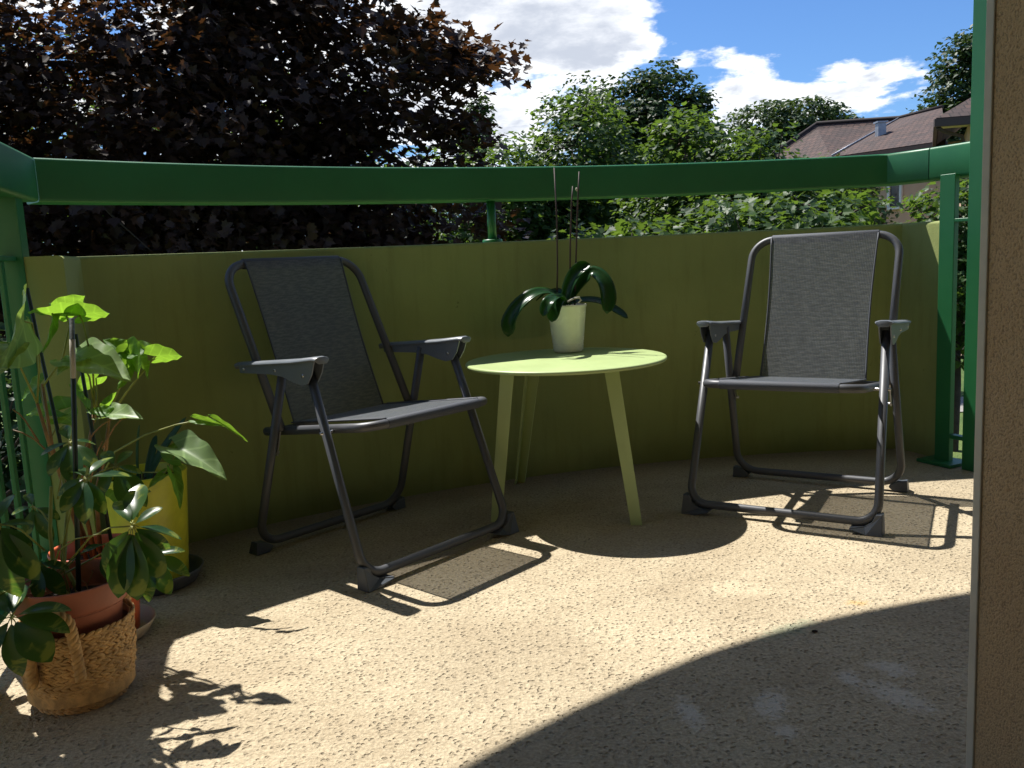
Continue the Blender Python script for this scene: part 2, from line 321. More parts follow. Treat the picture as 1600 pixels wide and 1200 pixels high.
def roof_mat():
    m,t,b=newmat('brown_roof_tile'); g=N(t,'ShaderNodeTexCoord').outputs['UV']
    br=N(t,'ShaderNodeTexBrick'); br.inputs['Scale'].default_value=1; br.inputs['Brick Width'].default_value=.24; br.inputs['Row Height'].default_value=.30; br.inputs['Mortar Size'].default_value=.016
    br.inputs['Color1'].default_value=(*lin(84,62,54),1); br.inputs['Color2'].default_value=(*lin(64,50,46),1); br.inputs['Mortar'].default_value=(*lin(40,30,28),1); t.links.new(g,br.inputs[0])
    n=noise(t,g,2,4).outputs[0]; c=mixc(t,sstep(t,n,.4,.7),br.outputs['Color'],mixc(t,1.0,br.outputs['Color'],(.72,.75,.72),'MULTIPLY'))
    t.links.new(c,b.inputs['Base Color']); b.inputs['Roughness'].default_value=.85
    bp=N(t,'ShaderNodeBump'); bp.inputs['Distance'].default_value=.03; t.links.new(br.outputs['Fac'],bp.inputs['Height']); bp.invert=True; t.links.new(bp.outputs[0],b.inputs['Normal']); return m
M['roof']=roof_mat(); M['pinkwall']=pmat('pink_render',lin(198,164,140),.9,var=.05,vscale=1.2,bump=.3); M['cream']=pmat('cream_soffit',lin(210,190,140),.8)
M['fascia']=pmat('dark_fascia',lin(60,46,42),.6); M['white']=pmat('white_frame',lin(222,222,220),.5); M['zinc']=pmat('zinc_flue',lin(150,156,164),.4,.6)
M['glass']=pmat('dark_window_glass',lin(40,42,46),.08,var=.1)
def grass_mat():
    m,t,b=newmat('lawn'); g=N(t,'ShaderNodeTexCoord').outputs['Object']; n=noise(t,g,.5,6,.65).outputs[0]; f=noise(t,g,30,3).outputs[0]
    c=mixc(t,sstep(t,n,.35,.65),lin(70,98,40),lin(104,122,58)); c=mixc(t,mth(t,'MULTIPLY',f,.5),c,lin(58,74,36)); t.links.new(c,b.inputs['Base Color']); b.inputs['Roughness'].default_value=.95
    bp=N(t,'ShaderNodeBump'); bp.inputs['Distance'].default_value=.05; t.links.new(f,bp.inputs['Height']); t.links.new(bp.outputs[0],b.inputs['Normal']); return m
M['grass']=grass_mat(); M['path']=pmat('footpath_concrete',lin(140,136,128),.9,var=.1)
# ------------------------------------------------------------------ the balcony
CX,CY,RI=1.14,.08,3.262                     # plan centre and inner radius of the curved parapet
arc=lambda a,r=RI:(CX+r*math.cos(R_(a)),CY+r*math.sin(R_(a)))
LD=(.25,-.968); RD=(.30,-.954)              # directions of the straight sides, running back to the house
FC=Vector((.630,1.165)); FD=Vector((.937,.35)); OD=Vector((-.35,.937))    # door corner, facade direction, outward
def ext(p,d,s): return (p[0]+d[0]*s,p[1]+d[1]*s)
WL,WR=arc(134.6),arc(83.85)
wpath=[ext(WR,RD,.245)]+[WR]+[arc(a) for a in np.linspace(84.6,133.9,60)]+[WL]+[ext(WL,LD,.20)]
wpath=wpath[::-1]  # left to right: outward is on the left of travel
V,F=sweep(wpath,rrect(.11,-.25,.862,.012,4))
kp=20
for j in range(kp):           # the right-hand end is cut on the skew beside the post
    q=V[-kp+j]; dd=Vector((q[0],q[1]))-Vector(wpath[-1]); o_=dd.length; V[-kp+j]=(q[0]-RD[0]*o_*1.2,q[1]-RD[1]*o_*1.2,q[2])
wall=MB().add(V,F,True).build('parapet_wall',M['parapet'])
es=wall.modifiers.new('split','EDGE_SPLIT'); es.split_angle=R_(35)
tag(wall,'curved olive green painted parapet wall running behind the table and both chairs','wall')
# floor slab with the same outline, carried back to the facade
outl=[(-1.30,.55),(-1.36,1.8),(-1.33,2.2)]+[arc(a,RI+.11) for a in np.linspace(134.5,84,40)]+[ext(WR,RD,1.9)]
outl+= [tuple(FC+FD*2.2-OD*.3),tuple(FC-FD*2.2-OD*.3)]
outl=[(p[0],p[1]) for p in outl]
fl=MB().prism([(x,y,-.25) for x,y in outl],[(x,y,0) for x,y in outl]); n=len(outl)
flo=fl.build('balcony_floor',M['floor']); tag(flo,kind='structure')
# railing
rail=empty('balcony_railing',(*arc(110),0)); tag(rail,'green painted steel railing with a broad curved handrail above the parapet','railing')
bpy.context.view_layer.update()
def rp(mb,name,mat='green',bevel=0,parent=None):
    o=mb.build(name,M[mat],None,bevel); o.parent=parent or rail; o.matrix_parent_inverse=rail.matrix_world.inverted() if parent is None else parent.matrix_world.inverted()
    if parent is not None: o.matrix_parent_inverse=Matrix.Identity(4)
    return o
RL,RRk=arc(136.1),arc(84.85); Z0,Z1=1.006,1.120
pr=rrect(.10,Z0,Z1,.010,3)
V,F=sweep([RL]+[arc(a) for a in np.linspace(135.4,85.5,64)]+[RRk,ext(RRk,(.52,-.854),.165)],pr); o=rp(MB().add(V,F,True),'handrail'); o.modifiers.new('s','EDGE_SPLIT').split_angle=R_(50)
e1=ext(RRk,(.52,-.854),.169); V,F=sweep([e1,ext(e1,(.39,-.92),1.1)],pr); o=rp(MB().add(V,F,True),'handrail'); o.modifiers.new('s','EDGE_SPLIT').split_angle=R_(50)
V,F=sweep([ext(RL,(.27,-.963),1.6),ext(RL,(.27,-.963),.003)],pr); o=rp(MB().add(V,F,True),'handrail'); o.modifiers.new('s','EDGE_SPLIT').split_angle=R_(50)
mx=arc(110.9,RI+.06)
rp(MB().tube([(*mx,.862),(*mx,Z0+.002)],.0155,20),'post'); rp(MB().lathe([(0,.872),(.034,.872),(.036,.868),(.036,.862)],24,(mx[0],mx[1],0)),'post_flange')
def flatpost(p,d,z0,z1,w=.06,th=.022):
    a=Vector((p[0],p[1],z0)); b=Vector((p[0],p[1],z1)); return MB().bar(a,b,w,th,(-d[1],d[0],0))
def side(base,d,tall,posts,span,pw=.06,pt=.022):
    # corner post at base, taller post further along, two bars and balusters between posts
    o=rp(flatpost(base,d,0.011,Z0+.01,pw,pt),'post',bevel=.002)
    rp(MB().box((-.07,-.055,.0),(.07,.055,.012),Matrix.Translation((base[0],base[1],.001))@Matrix.Rotation(math.atan2(d[1],d[0]),4,'Z')),'base_plate',bevel=.002)
    tp=ext(base,d,tall); rp(flatpost(tp,d,-.2,2.5,.06,.05),'post',bevel=.002)
    q=ext(base,d,.033); e=ext(base,d,span)
    rp(MB().bar((*q,.858),(*e,.858),.03,.012),'rail_bar',bevel=.002); rp(MB().bar((*q,.105),(*e,.105),.03,.014),'rail_bar',bevel=.002)
    s=.11
    k=0
    while s<span-.05:
        if abs(s-tall)>.045:
            c=ext(base,d,s); rp(MB().bar((*c,.113),(*c,.851),.024,.010,(-d[1],d[0],0)),'baluster',bevel=.0015)
        s+=.105
side((1.535,3.065),(.42,-.907),.122,0,1.15)
side((-1.222,2.205),(.25,-.968),.62,0,1.3,.06,.06)
# storey above: a slab of the same outline shades the near part of the floor
ZS=2.52; RO=3.215
oul=[arc(a,np.interp(a,[80,104,110.7,114,117,120,123,126,133.5,140],[2.98,3.105,3.155,3.179,3.203,3.222,3.236,3.240,3.246,3.25])) for a in np.linspace(140,80,90)]+[tuple(FC+FD*2.6-OD*.3),tuple(FC-FD*2.6-OD*.3)]
us=MB().prism([(x,y,ZS) for x,y in oul],[(x,y,ZS+.22) for x,y in oul]).build('upper_balcony_slab',M['ceil']); tag(us,kind='structure')
# house wall with the wide door opening the picture is taken through
hw=empty('house_wall',(FC.x,FC.y,0)); tag(hw,'brown rough cast plaster wall end at the right edge of the balcony','wall')
def hbox(name,s0,s1,o0,o1,z0,z1,mat,parent,bevel=0):
    q=[FC+FD*s+OD*oo-FC for s,oo in((s0,o0),(s1,o0),(s1,o1),(s0,o1))]
    ob=MB().prism([(v.x,v.y,z0) for v in q],[(v.x,v.y,z1) for v in q]).build(name,M[mat],None,bevel)
    ob.parent=parent; return ob
hbox('wall_panel',.0,2.6,-.28,-.006,0.0,ZS-.004,'plaster',hw)
hbox('corner_bead',-.003,.02,-.009,.004,0.002,ZS-.006,'bead',hw,.002)
hbox('wall_panel',-2.6,-1.75,-.28,-.006,0.0,ZS-.004,'plaster',hw)
def rbox(name,s0,s1,o0,o1,z0,z1,mat):
    q=[FC+FD*s+OD*oo for s,oo in((s0,o0),(s1,o0),(s1,o1),(s0,o1))]
    ob=MB().prism([(v.x,v.y,z0) for v in q],[(v.x,v.y,z1) for v in q]).build(name,M[mat]); tag(ob,kind='structure'); return ob
rbox('room_floor',-2.6,2.6,-4.3,-.302,-.25,-.01,'roomfloor'); rbox('room_ceiling',-2.6,2.6,-4.3,-.302,ZS-.02,ZS+.2,'ceil')
rbox('room_wall_back',-2.6,2.6,-4.4,-4.3,-.2,ZS,'room'); rbox('room_wall_left',-2.7,-2.6,-4.3,-.29,-.2,ZS,'room'); rbox('room_wall_right',2.6,2.7,-4.3,-.29,-.2,ZS,'room')
# ------------------------------------------------------------------ chairs
def sheet(rows,uvs):     # grid of points with uv
    n=len(rows); k=len(rows[0]); me=bpy.data.meshes.new('fabric'); me.from_pydata([tuple(p) for r in rows for p in r],[],[(i*k+j,i*k+j+1,(i+1)*k+j+1,(i+1)*k+j) for i in range(n-1) for j in range(k-1)])
    u=me.uv_layers.new(name='UVMap'); fu=[q for r in uvs for q in r]
    for lp in me.loops: u.data[lp.index].uv=fu[lp.vertex_index]
    me.polygons.foreach_set('use_smooth',[True]*len(me.polygons)); me.materials.append(M['fabric']); return me
TR=.0122
def make_chair(x,y,th,label):
    root=empty('folding_chair',(x,y,0),th+math.pi); tag(root,label,'chair','grey folding armchairs on the balcony')
    ff=fillet([(.259,.141,.545),(.272,.322,.030),(-.272,.322,.030),(-.259,.141,.545)],.055,8); MB().tube(ff,TR,14).build('front_leg_frame',M['tube'],root)
    rf=fillet([(.252,.02,.545),(.268,-.150,.026),(-.268,-.150,.026),(-.252,.02,.545)],.07,8); MB().tube(rf,TR,14).build('rear_leg_frame',M['tube'],root)
    bf=fillet([(.237,-.034,.362),(.237,-.256,.822),(-.237,-.256,.822),(-.237,-.034,.362)],.072,10); MB().tube(bf,TR,14).build('back_frame',M['tube'],root)
    sf=fillet([(.226,-.125,.352),(.226,.324,.403),(-.226,.324,.403),(-.226,-.125,.352)],.055,8); MB().tube(sf,TR,14).build('seat_frame',M['tube'],root)
    MB().tube([(.224,-.088,.357),(-.224,-.088,.357)],.008,10).build('cross_bar',M['tube'],root)
    # back fabric and seat fabric, one strip each with a little sag
    nb,kb=16,9; rows=[];uv=[]
    for i in range(nb+1):
        t=i/nb; r=[];u=[]
        for j in range(kb):
            s=-1+2*j/(kb-1); hw_=.172+(.166-.172)*t-.006*math.sin(math.pi*t)
            yy=-.256+(-.076+.256)*t-.005*math.sin(math.pi*t)*(1-.5*s*s); zz=.822+(.368-.822)*t
            r.append((s*hw_,yy+.0145*(1-t),zz+.006*(1-t))); u.append((s*.172,t*.48))
        rows.append(r);uv.append(u)
    b=link('back_fabric',sheet(rows,uv),root)
    for s in(-1,1): MB().tube([rows[i][0 if s<0 else -1] for i in range(nb+1)],.0028,6).build('hem',M['hem'],b)
    MB().tube([(.173,-.256,.822),(.171,-.256,.822),(-.171,-.256,.822),(-.173,-.256,.822)],[.0135,.0152,.0152,.0135],16).build('sleeve',M['hem'],b)
    rows=[];uv=[]
    for i in range(nb+1):
        t=i/nb; r=[];u=[]
        for j in range(kb):
            s=-1+2*j/(kb-1); hw_=.166+.004*t; yy=-.088+(.324+.088)*t; zz=.370+(.4165-.370)*t-.002*math.sin(math.pi*t)*(1-.6*s*s)
            r.append((s*hw_,yy,zz)); u.append((s*.172,.48+t*.42))
        rows.append(r);uv.append(u)
    b2=link('seat_fabric',sheet(rows,uv),root)
    for s in(-1,1): MB().tube([rows[i][0 if s<0 else -1] for i in range(nb+1)],.0028,6).build('hem',M['hem'],b2)
    MB().tube([(.170,.324,.403),(.168,.324,.403),(-.168,.324,.403),(-.170,.324,.403)],[.0132,.0140,.0140,.0132],16).build('sleeve',M['hem'],b2)
    for s in(-1,1):
        # armrest: a moulded top plate over a skirt that deepens to the front
        prof=[(-.172,.541),(-.168,.548),(-.05,.556),(.10,.567),(.19,.577),(.203,.576),(.206,.570)]
        wd=[.016,.021,.023,.025,.026,.022,.014]; Vv=[];Ff=[]
        for (yy,zz),w in zip(prof,wd):
            for ox,oz in((-w,-.004),(-w*.92,0),(-w*.4,.0035),(w*.4,.0035),(w*.92,0),(w,-.004),(w*.9,-.008),(-w*.9,-.008)): Vv.append((s*.262+ox,yy,zz+oz))
        k=8
        for i in range(len(prof)-1):
            for j in range(k): Ff.append((i*k+j,i*k+(j+1)%k,(i+1)*k+(j+1)%k,(i+1)*k+j))
        Ff.append(tuple(range(k-1,-1,-1))); Ff.append(tuple((len(prof)-1)*k+j for j in range(k)))
        arm=MB().add(Vv,Ff,True).build('armrest',M['plastic'],root); arm.modifiers.new('s','EDGE_SPLIT').split_angle=R_(50)
        sk=[(-.150,.543),(-.148,.524),(.00,.527),(.05,.523),(.095,.511),(.130,.505),(.158,.510),(.178,.535),(.192,.569),(.10,.559)]
        for xo in(-.0155,.0155):
            MB().prism([(s*.262+xo-.0016,a,z) for a,z in sk],[(s*.262+xo+.0016,a,z) for a,z in sk]).build('skirt',M['plastic'],arm)
        for a,z in((.141,.530),(.02,.538),(-.128,.535)):
            MB().tube([(s*.262-.0195,a,z),(s*.262+.0195,a,z)],.0042,10).build('bolt',M['bolt'],arm)
        # plastic feet under the four corners
        for fy,hx,sg in((.322,.272,1),(-.150,.268,-1)):
            X=s*hx; h0=.060 if sg>0 else .038; li=.070 if sg>0 else .04
            pf=[(X+s*.017,0.0),(X+s*.0145,h0),(X-s*.004,h0-.004),(X-s*.014,.034),(X-s*.034,.021),(X-s*li,.017),(X-s*li,.012),(X-s*.026,0)]
            if s<0: pf=pf[::-1]
            lean=.016*sg
            MB().prism([(a,fy+.016*sg+lean*(z<.02),z) for a,z in pf],[(a,fy-.013*sg,z) for a,z in pf]).build('foot',M['foot'],root,.003)
        # links, rivets
        MB().bar((s*.244,-.038,.365),(s*.244,-.062,.295),.004,.014,(0,1,0)).build('link',M['bolt'],root)
        for p in((s*.2465,-.040,.372),(s*.2465,-.061,.30)): MB().tube([(p[0]-.011,p[1],p[2]),(p[0]+.018*1,p[1],p[2])],.0045,8).build('bolt',M['bolt'],root)
        zz=.385; yf_=.141+(.322-.141)*(.545-zz)/.515
        MB().tube([(s*.224,yf_,zz),(s*.282,yf_,zz)],.0042,8).build('bolt',M['bolt'],root)
    return root
make_chair(-.4548,2.5201,.8545,'grey folding armchair on the left of the table, angled towards it')
cr=make_chair(.9323,2.7498,-.5629,'grey folding armchair on the right of the table, near the green post')
th=[(-.150+.004*math.cos(a),-.236,.772+.012*math.sin(a)) for a in np.linspace(1.9,4.5,8)]
MB().tube(th,.0008,5).build('loose_thread',M['white'],cr)
# ------------------------------------------------------------------ table and orchid
TCx,TCy,TRd,TZ=.173,2.757,.318,.480
tb=empty('side_table',(TCx,TCy,0)); tag(tb,'pale green round metal side table with three angled legs','table')
pr=[(0,TZ)]+[(TRd-.006,TZ)]+[(TRd-.006+.006*math.sin(a),TZ-.006+.006*math.cos(a)) for a in np.linspace(.3,math.pi-.3,7)]+[(TRd-.006,TZ-.012),(TRd-.02,TZ-.012),(TRd-.021,TZ-.005),(0,TZ-.005)]
o=MB().lathe(pr,96).build('table_top',M['table'],tb); o.modifiers.new('s','EDGE_SPLIT').split_angle=R_(60)
for (fx,fy),(tx,ty) in (((1000,820),(963,590)),((771,815),(800,590)),((809,754),(814,590))):
    f=PZ(fx,fy,0)-Vector((TCx,TCy,0)); out=Vector((f.x,f.y,0)).normalized(); tn=Vector((-out.y,out.x,0))
    top=Vector((out.x*.225,out.y*.225,TZ-.006)); f=Vector((out.x*(f.length),out.y*f.length,0))
    q=lambda p,w:[p+out*.010,p+tn*w-out*w*.75,p+tn*(w-.004)-out*(w*.75+.003),p+out*.004,p-tn*(w-.004)-out*(w*.75+.003),p-tn*w-out*w*.75]
    MB().prism(q(f,.022),q(top,.030)).build('leg',M['table'],tb,.0012)
PX,PY=.196,2.945
op=empty('potted_orchid',(PX,PY,TZ)); tag(op,'potted orchid with drooping dark leaves in a white pot on the table','plant')
o=MB().lathe([(0,.002),(.046,.002),(.050,.005),(.0515,.018),(.052,.028),(.0508,.0285),(.0508,.030),(.0525,.031),(.0645,.150),(.0665,.152),(.0668,.157),(.0655,.160),(.0625,.160),(.061,.156),(.060,.135)],56).build('pot',M['ceramic'],op); o.modifiers.new('s','EDGE_SPLIT').split_angle=R_(50)
MB().lathe([(0,.140),(.0605,.137)],24).build('bark_mix',M['soil'],op)
loc=lambda p:Vector(p)-Vector((PX,PY,TZ))
def strap(pts,w,name,mat,parent,tip=.25,cup=.25,side=None,n=22):
    pts=[Vector(p) for p in pts]
    # Catmull-Rom
    L=[];K=[pts[0]*2-pts[1]]+pts+[pts[-1]*2-pts[-2]]
    for i in range(n+1):
        u=i/n*(len(pts)-1); k=min(int(u),len(pts)-2); t=u-k; a,b,c_,d_=K[k:k+4]
        L.append(.5*((2*b)+(c_-a)*t+(2*a-5*b+4*c_-d_)*t*t+(3*b-a-3*c_+d_)*t**3))
    V=[];F=[]
    for i,p in enumerate(L):
        t=i/n; tg=(L[min(i+1,n)]-L[max(i-1,0)]).normalized(); sd=(tg.cross(Vector(side[1:])) if side and side[0]=='f' else Vector(side) if side else tg.cross(Vector((0,0,1))))
        sd=(sd-tg*sd.dot(tg)); sd=sd.normalized() if sd.length>1e-4 else Vector((1,0,0)); nn=sd.cross(tg).normalized()
        ww=w*(.42+.58*math.sin(min(1,t/.62)*math.pi/2))*(1 if t<1-tip else math.sqrt(max(0.004,1-((t-(1-tip))/tip)**2)))
        for s in(-1,-.66,-.33,0,.33,.66,1): V.append(p+sd*ww*s+nn*(cup*ww*(s*s)))
    for i in range(n):
        for j in range(6): F.append((i*7+j,i*7+j+1,(i+1)*7+j+1,(i+1)*7+j))
    o=MB().add(V,F).build(name,mat,parent); so_=o.modifiers.new('s','SOLIDIFY'); so_.thickness=.0016; so_.offset=0; return o
o3=Vector((PX,PY,TZ+.15))
def OL(pxs,w,side=None,cup=.25,tip=.25): return strap([loc(P(x,y,dd)) for x,y,dd in pxs],w*1.7,'leaf',M['orchid'],op,tip,cup,side)
OL([(884,474,2.94),(862,458,2.93),(838,458,2.90),(812,476,2.88),(796,502,2.87),(794,526,2.87)],.0155,('f',.1,-.45,.9),.3)
OL([(884,474,2.95),(866,458,3.0),(836,462,3.03),(818,480,3.04)],.013,('f',0,-.3,.9))
OL([(884,475,2.93),(872,464,2.86),(858,472,2.81),(848,494,2.80)],.012,('f',-.3,-.8,.4),.35)
OL([(884,475,2.93),(875,467,2.88),(867,480,2.83),(862,503,2.82)],.0125,('f',-.1,-.9,.3),.35)
OL([(884,476,2.94),(889,450,2.945),(903,425,2.95),(922,413,2.955)],.0150,('f',-.35,-.75,.5),.45)
OL([(886,474,2.95),(902,446,2.97),(925,426,2.96),(943,440,2.93),(950,465,2.91),(948,490,2.90)],.0165,('f',.2,-.7,.6),.3)
OL([(890,474,2.95),(912,469,2.98),(938,472,3.0),(962,485,3.0),(981,497,3.0)],.012,('f',.1,-.5,.8))
OL([(884,474,2.96),(872,456,3.02),(858,456,3.06),(838,470,3.10)],.011,('f',0,-.3,.9))
for xs in([(869,468,2.95),(871,420,2.95),(870,340,2.95),(866,262,2.955)],[(889,450,2.96),(891,380,2.96),(893,320,2.96),(895,291,2.96)],[(896,440,2.965),(901,370,2.965),(903,310,2.965),(905,268,2.965)]):
    q=[loc(P(*x)) for x in xs]; q[0].z=min(q[0].z,.135); MB().tube(q,[.0030,.0028,.0026,.0022],8).build('flower_spike',M['spike'],op)
bq=loc(P(901,296,2.962)); MB().sphere(bq,.005,8,6,Matrix.Diagonal((.8,.8,1.3))).build('bud',M['stakeworn'],op)
MB().tube([loc(P(x,y,2.90)) for x,y in((886,472),(897,466),(905,465),(908,469),(903,474))],[.003,.0035,.0035,.003,.002],8).build('aerial_root',M['stakeworn'],op)
# ------------------------------------------------------------------ pots on the left
def leafmesh(kind,mat,curl):
    V=[];F=[]
    n=14
    if kind=='arrow':
        # arrowhead outline: half-width along y (leaf base at y=0 is the petiole joint, lobes reach back)
        prof=[(-.36,.16),(-.34,.27),(-.29,.37),(-.20,.45),(-.08,.49),(.04,.485),(.15,.46),(.27,.435),(.40,.40),(.53,.345),(.66,.27),(.77,.195),(.87,.115),(.95,.045),(1.0,.0)]
        pa_=np.array(prof); tt=np.linspace(0,len(prof)-1,34); fi=np.arange(len(prof))
        k3=np.array([.25,.5,.25]); sm_=lambda v:np.concatenate([[v[0]],np.convolve(v,k3,'valid'),[v[-1]]])
        prof=list(zip(sm_(np.interp(tt,fi,pa_[:,0])),sm_(np.interp(tt,fi,pa_[:,1]))))
        for y,w in prof:
            inner=max(0,(.02-y)*.55) if y<0 else 0
            for s in(-1,-.85,-.68,-.5,-.33,-.16,0,.16,.33,.5,.68,.85,1):
                sx=abs(s); x=math.copysign(inner+(w-inner)*sx,s) if s else 0
                yy=y if not(s==0 and y<0) else 0.0
                if y<0 and s==0: x=0; yy=0
                z=.30*(math.sqrt(x*x+.006)-.077)-curl*yy*yy+.030*math.sin(yy*13+sx*4+s*1.3)*sx*sx-.10*max(0,-y)
                V.append((x,yy,z))
        k=13
        for i in range(len(prof)-1):
            for j in range(k-1):
                F.append((i*k+j,i*k+j+1,(i+1)*k+j+1,(i+1)*k+j))
    elif kind=='ovate':
        for i in range(n+1):
            t=i/n; w=.205*math.sin(math.pi*min(1,(t**1.25)))**.75+.012; w=w if t<.995 else .01
            for s in(-1,-.5,0,.5,1): V.append((w*s,t,.11*abs(s*w)*2-curl*t*t+.008*math.sin(9*t+2*s)))
        for i in range(n):
            for j in range(4): F.append((i*5+j,i*5+j+1,(i+1)*5+j+1,(i+1)*5+j))
    me=MB().add(V,F).mesh('leaf',mat); return me
LM={}
for c_ in(.0,.18,.4):
    LM['arrow',c_]=leafmesh('arrow',M['syng'],c_); LM['arrowp',c_]=leafmesh('arrow',M['syngpale'],c_); LM['ovate',c_]=leafmesh('ovate',M['schef'],c_)
def putleaf(parent,kind,curl,base,tip,up,wscale=1.0,name='leaf'):
    o=link(name,LM[kind,curl],parent); b=Vector(base);t=Vector(tip); y=(t-b); L=y.length; y.normalize(); u=Vector(up); u=(u-y*u.dot(y)); u=u.normalized() if u.length>1e-3 else Vector((1,0,0)); x=y.cross(u)
    m=Matrix.Identity(4)
    for i in range(3): m[i][0]=x[i]*L*wscale; m[i][1]=y[i]*L; m[i][2]=u[i]*L; m[i][3]=b[i]
    o.matrix_local=m; return o
def petiole(parent,pts,r,mat='petiole',name='petiole'):
    pts=[Vector(p) for p in pts]
    if len(pts)==2:
        a,b=pts; mid=(a+b)/2+Vector((0,0,.12*(b-a).length)); pts=[a,a*.56+mid*.42+b*.02,mid*.9+b*.1,b]
        pts=[a,(a+mid)/2*1.0,mid,(mid+b)/2+Vector((0,0,.03*(b-a).length)),b]
    k=len(pts); rr=[r*(1-.35*i/(k-1)) for i in range(k)]
    return MB().tube(pts,rr,7).build(name,M[mat],parent)
# -- seagrass basket holding the umbrella plant
BX,BY=-.862,1.610
bk=empty('seagrass_basket',(BX,BY,0)); tag(bk,'woven seagrass basket with looped rope handles at the front left','basket')
BH=.158; rad=lambda z:.074+.030*min(1,z/.10)**.75+.003*math.sin(z*40)
wv=MB(); rows=12
E6=[(math.cos(a),math.sin(a)) for a in np.linspace(0,2*math.pi,7)[:-1]]
def stitch(mb,c,ax,nr,l,w):      # a plump little strand segment
    ax=Vector(ax).normalized(); nr=Vector(nr); sd=ax.cross(nr).normalized(); V=[];F=[]
    for t,s in((-1,.25),(-.55,.85),(0,1),(.55,.85),(1,.25)):
        for ca,sa in E6: V.append(Vector(c)+ax*l*t+(sd*ca*w+nr*sa*w*.75)*s)
    for i in range(4):
        for j in range(6): F.append((i*6+j,i*6+(j+1)%6,(i+1)*6+(j+1)%6,(i+1)*6+j))
    mb.add(V,F)
for i in range(rows):
    z=.007+(BH-.012)*i/(rows-1); r=rad(z); ns=int(2*math.pi*r/.0145)
    for j in range(ns):
        for h in(0,1):
            a=2*math.pi*(j+.5*(i%2)+.25*h)/ns+random.uniform(-.012,.012); nr=Vector((math.cos(a),math.sin(a),0)); tg=Vector((-math.sin(a),math.cos(a),0))
            ax=tg+Vector((0,0,(.34 if h else -.34)+random.uniform(-.15,.15)))
            rr=r+random.uniform(-.0012,.0012); stitch(wv,(nr.x*rr,nr.y*rr,z+(.0030 if h else -.0030)),ax,nr,.0100*random.uniform(.9,1.12),.0042*random.uniform(.8,1.15))
tag(wv.build('weave',M['seagrass'],bk),kind='stuff')
MB().lathe([(0,.003),(.068,.003),(.074,.008)]+[(rad(z)-.0062,z) for z in np.linspace(.01,BH-.004,10)]+[(rad(BH)-.008,BH-.004),(rad(BH)-.009,.02)],40).build('lining',M['seagrass'],bk)
def rope(pts,name,r=.0058):
    pts=[Vector(p) for p in pts]; f=fillet(pts,.028,6); L=[]
    for a,b in zip(f[:-1],f[1:]):
        k=max(1,int((b-a).length/.0022)); L+=[a.lerp(b,i/k) for i in range(k)]
    h=MB()
    for ph in(0,2.094,4.189):
        out=[]
        for i,p in enumerate(L):
            tg=(L[min(i+1,len(L)-1)]-L[max(i-1,0)]).normalized(); u=tg.cross(Vector((.3,1,.2))).normalized(); w=tg.cross(u); a=i*.42+ph
            out.append(p+(u*math.cos(a)+w*math.sin(a))*r)
        h.tube(out[::2],r*.95,6)
    return h.build(name,M['seagrass'],bk)
def hnd(a0):
    e=Vector((math.cos(a0),math.sin(a0),0)); t=Vector((-e.y,e.x,0)); g=lambda s,z,o=.007:tuple(e*(rad(min(z,BH))+o)+t*s+Vector((0,0,z)))
    return [g(-.042,.075,.009),g(-.040,.150,.009),g(-.032,.208,.006),g(.032,.208,.006),g(.040,.150,.009),g(.042,.075,.009)]
rope(hnd(R_(-84)),'handle'); rope(hnd(R_(84)),'handle')
sp=empty('potted_umbrella_plant',(BX,BY,.012)); tag(sp,'umbrella plant with dark glossy leaflets in a terracotta coloured pot inside the basket','plant')
o=MB().lathe([(0,.0),(.062,.0),(.070,.01),(.088,.175),(.0895,.178),(.098,.18),(.1005,.184),(.1035,.222),(.103,.226),(.100,.227),(.0965,.222),(.094,.19),(.092,.175)],48).build('pot',M['terra'],sp); o.modifiers.new('s','EDGE_SPLIT').split_angle=R_(50)
so_=MB().lathe([(0,.182),(.03,.186),(.06,.180),(.093,.176)],32).build('soil',M['soil'],sp)
SPL=lambda px,py,y:P(px,py,y)-Vector((BX,BY,.012))
# stake with a faded tape
s0,s1=SPL(122,935,1.60),SPL(112,497,1.60); s0=Vector((s0.x,s0.y,.17))
stk=MB().tube([s0,s1],.0046,10).build('plant_stake',M['stake'],sp); u=s1-s0
MB().tube([s0+u*.80,s0+u*.93],.0050,10).build('tape',M['stakeworn'],stk)
stem=Vector((.0,.0,.175))
stems=[[(0,0,.17),SPL(85,900,1.62),SPL(78,830,1.63),SPL(80,760,1.63)],[(.01,.02,.17),SPL(100,880,1.68),SPL(105,800,1.72),SPL(95,720,1.74)]]
for q in stems: petiole(sp,q,.005,'petiole','stem')
def rosette(hx,hy,dep,root_,leaves):
    h=SPL(hx,hy,dep); petiole(sp,[Vector(root_),h],.0021)
    for lx,ly,dd,ws in leaves:
        tip=SPL(lx,ly,dd); dirv=tip-h; mid=h+dirv*.12; up=Vector((0,0,1))+Vector((random.uniform(-.3,.3),-.35+random.uniform(-.3,.2),0))
        if dirv.normalized().z<-.6: up=Vector((dirv.x*2,-1.0,.35))
        petiole(sp,[h,h+dirv*.06+Vector((0,0,.002)),mid],.0013)
        putleaf(sp,'ovate',random.choice((.18,.18,.4)),mid,tip,up,random.uniform(.92,1.12)*ws)
rosette(135,746,1.56,SPL(95,870,1.62),[(86,764,1.53,1),(94,796,1.50,1),(127,812,1.49,1),(160,800,1.52,1),(205,735,1.60,1),(172,706,1.63,.8),(110,720,1.62,.9)])
rosette(207,822,1.52,SPL(85,905,1.62),[(250,788,1.55,1),(286,832,1.55,1),(262,858,1.52,1),(252,905,1.50,1.1),(208,938,1.47,1.1),(176,934,1.47,1),(150,895,1.49,1),(180,770,1.56,1),(214,748,1.6,1)])
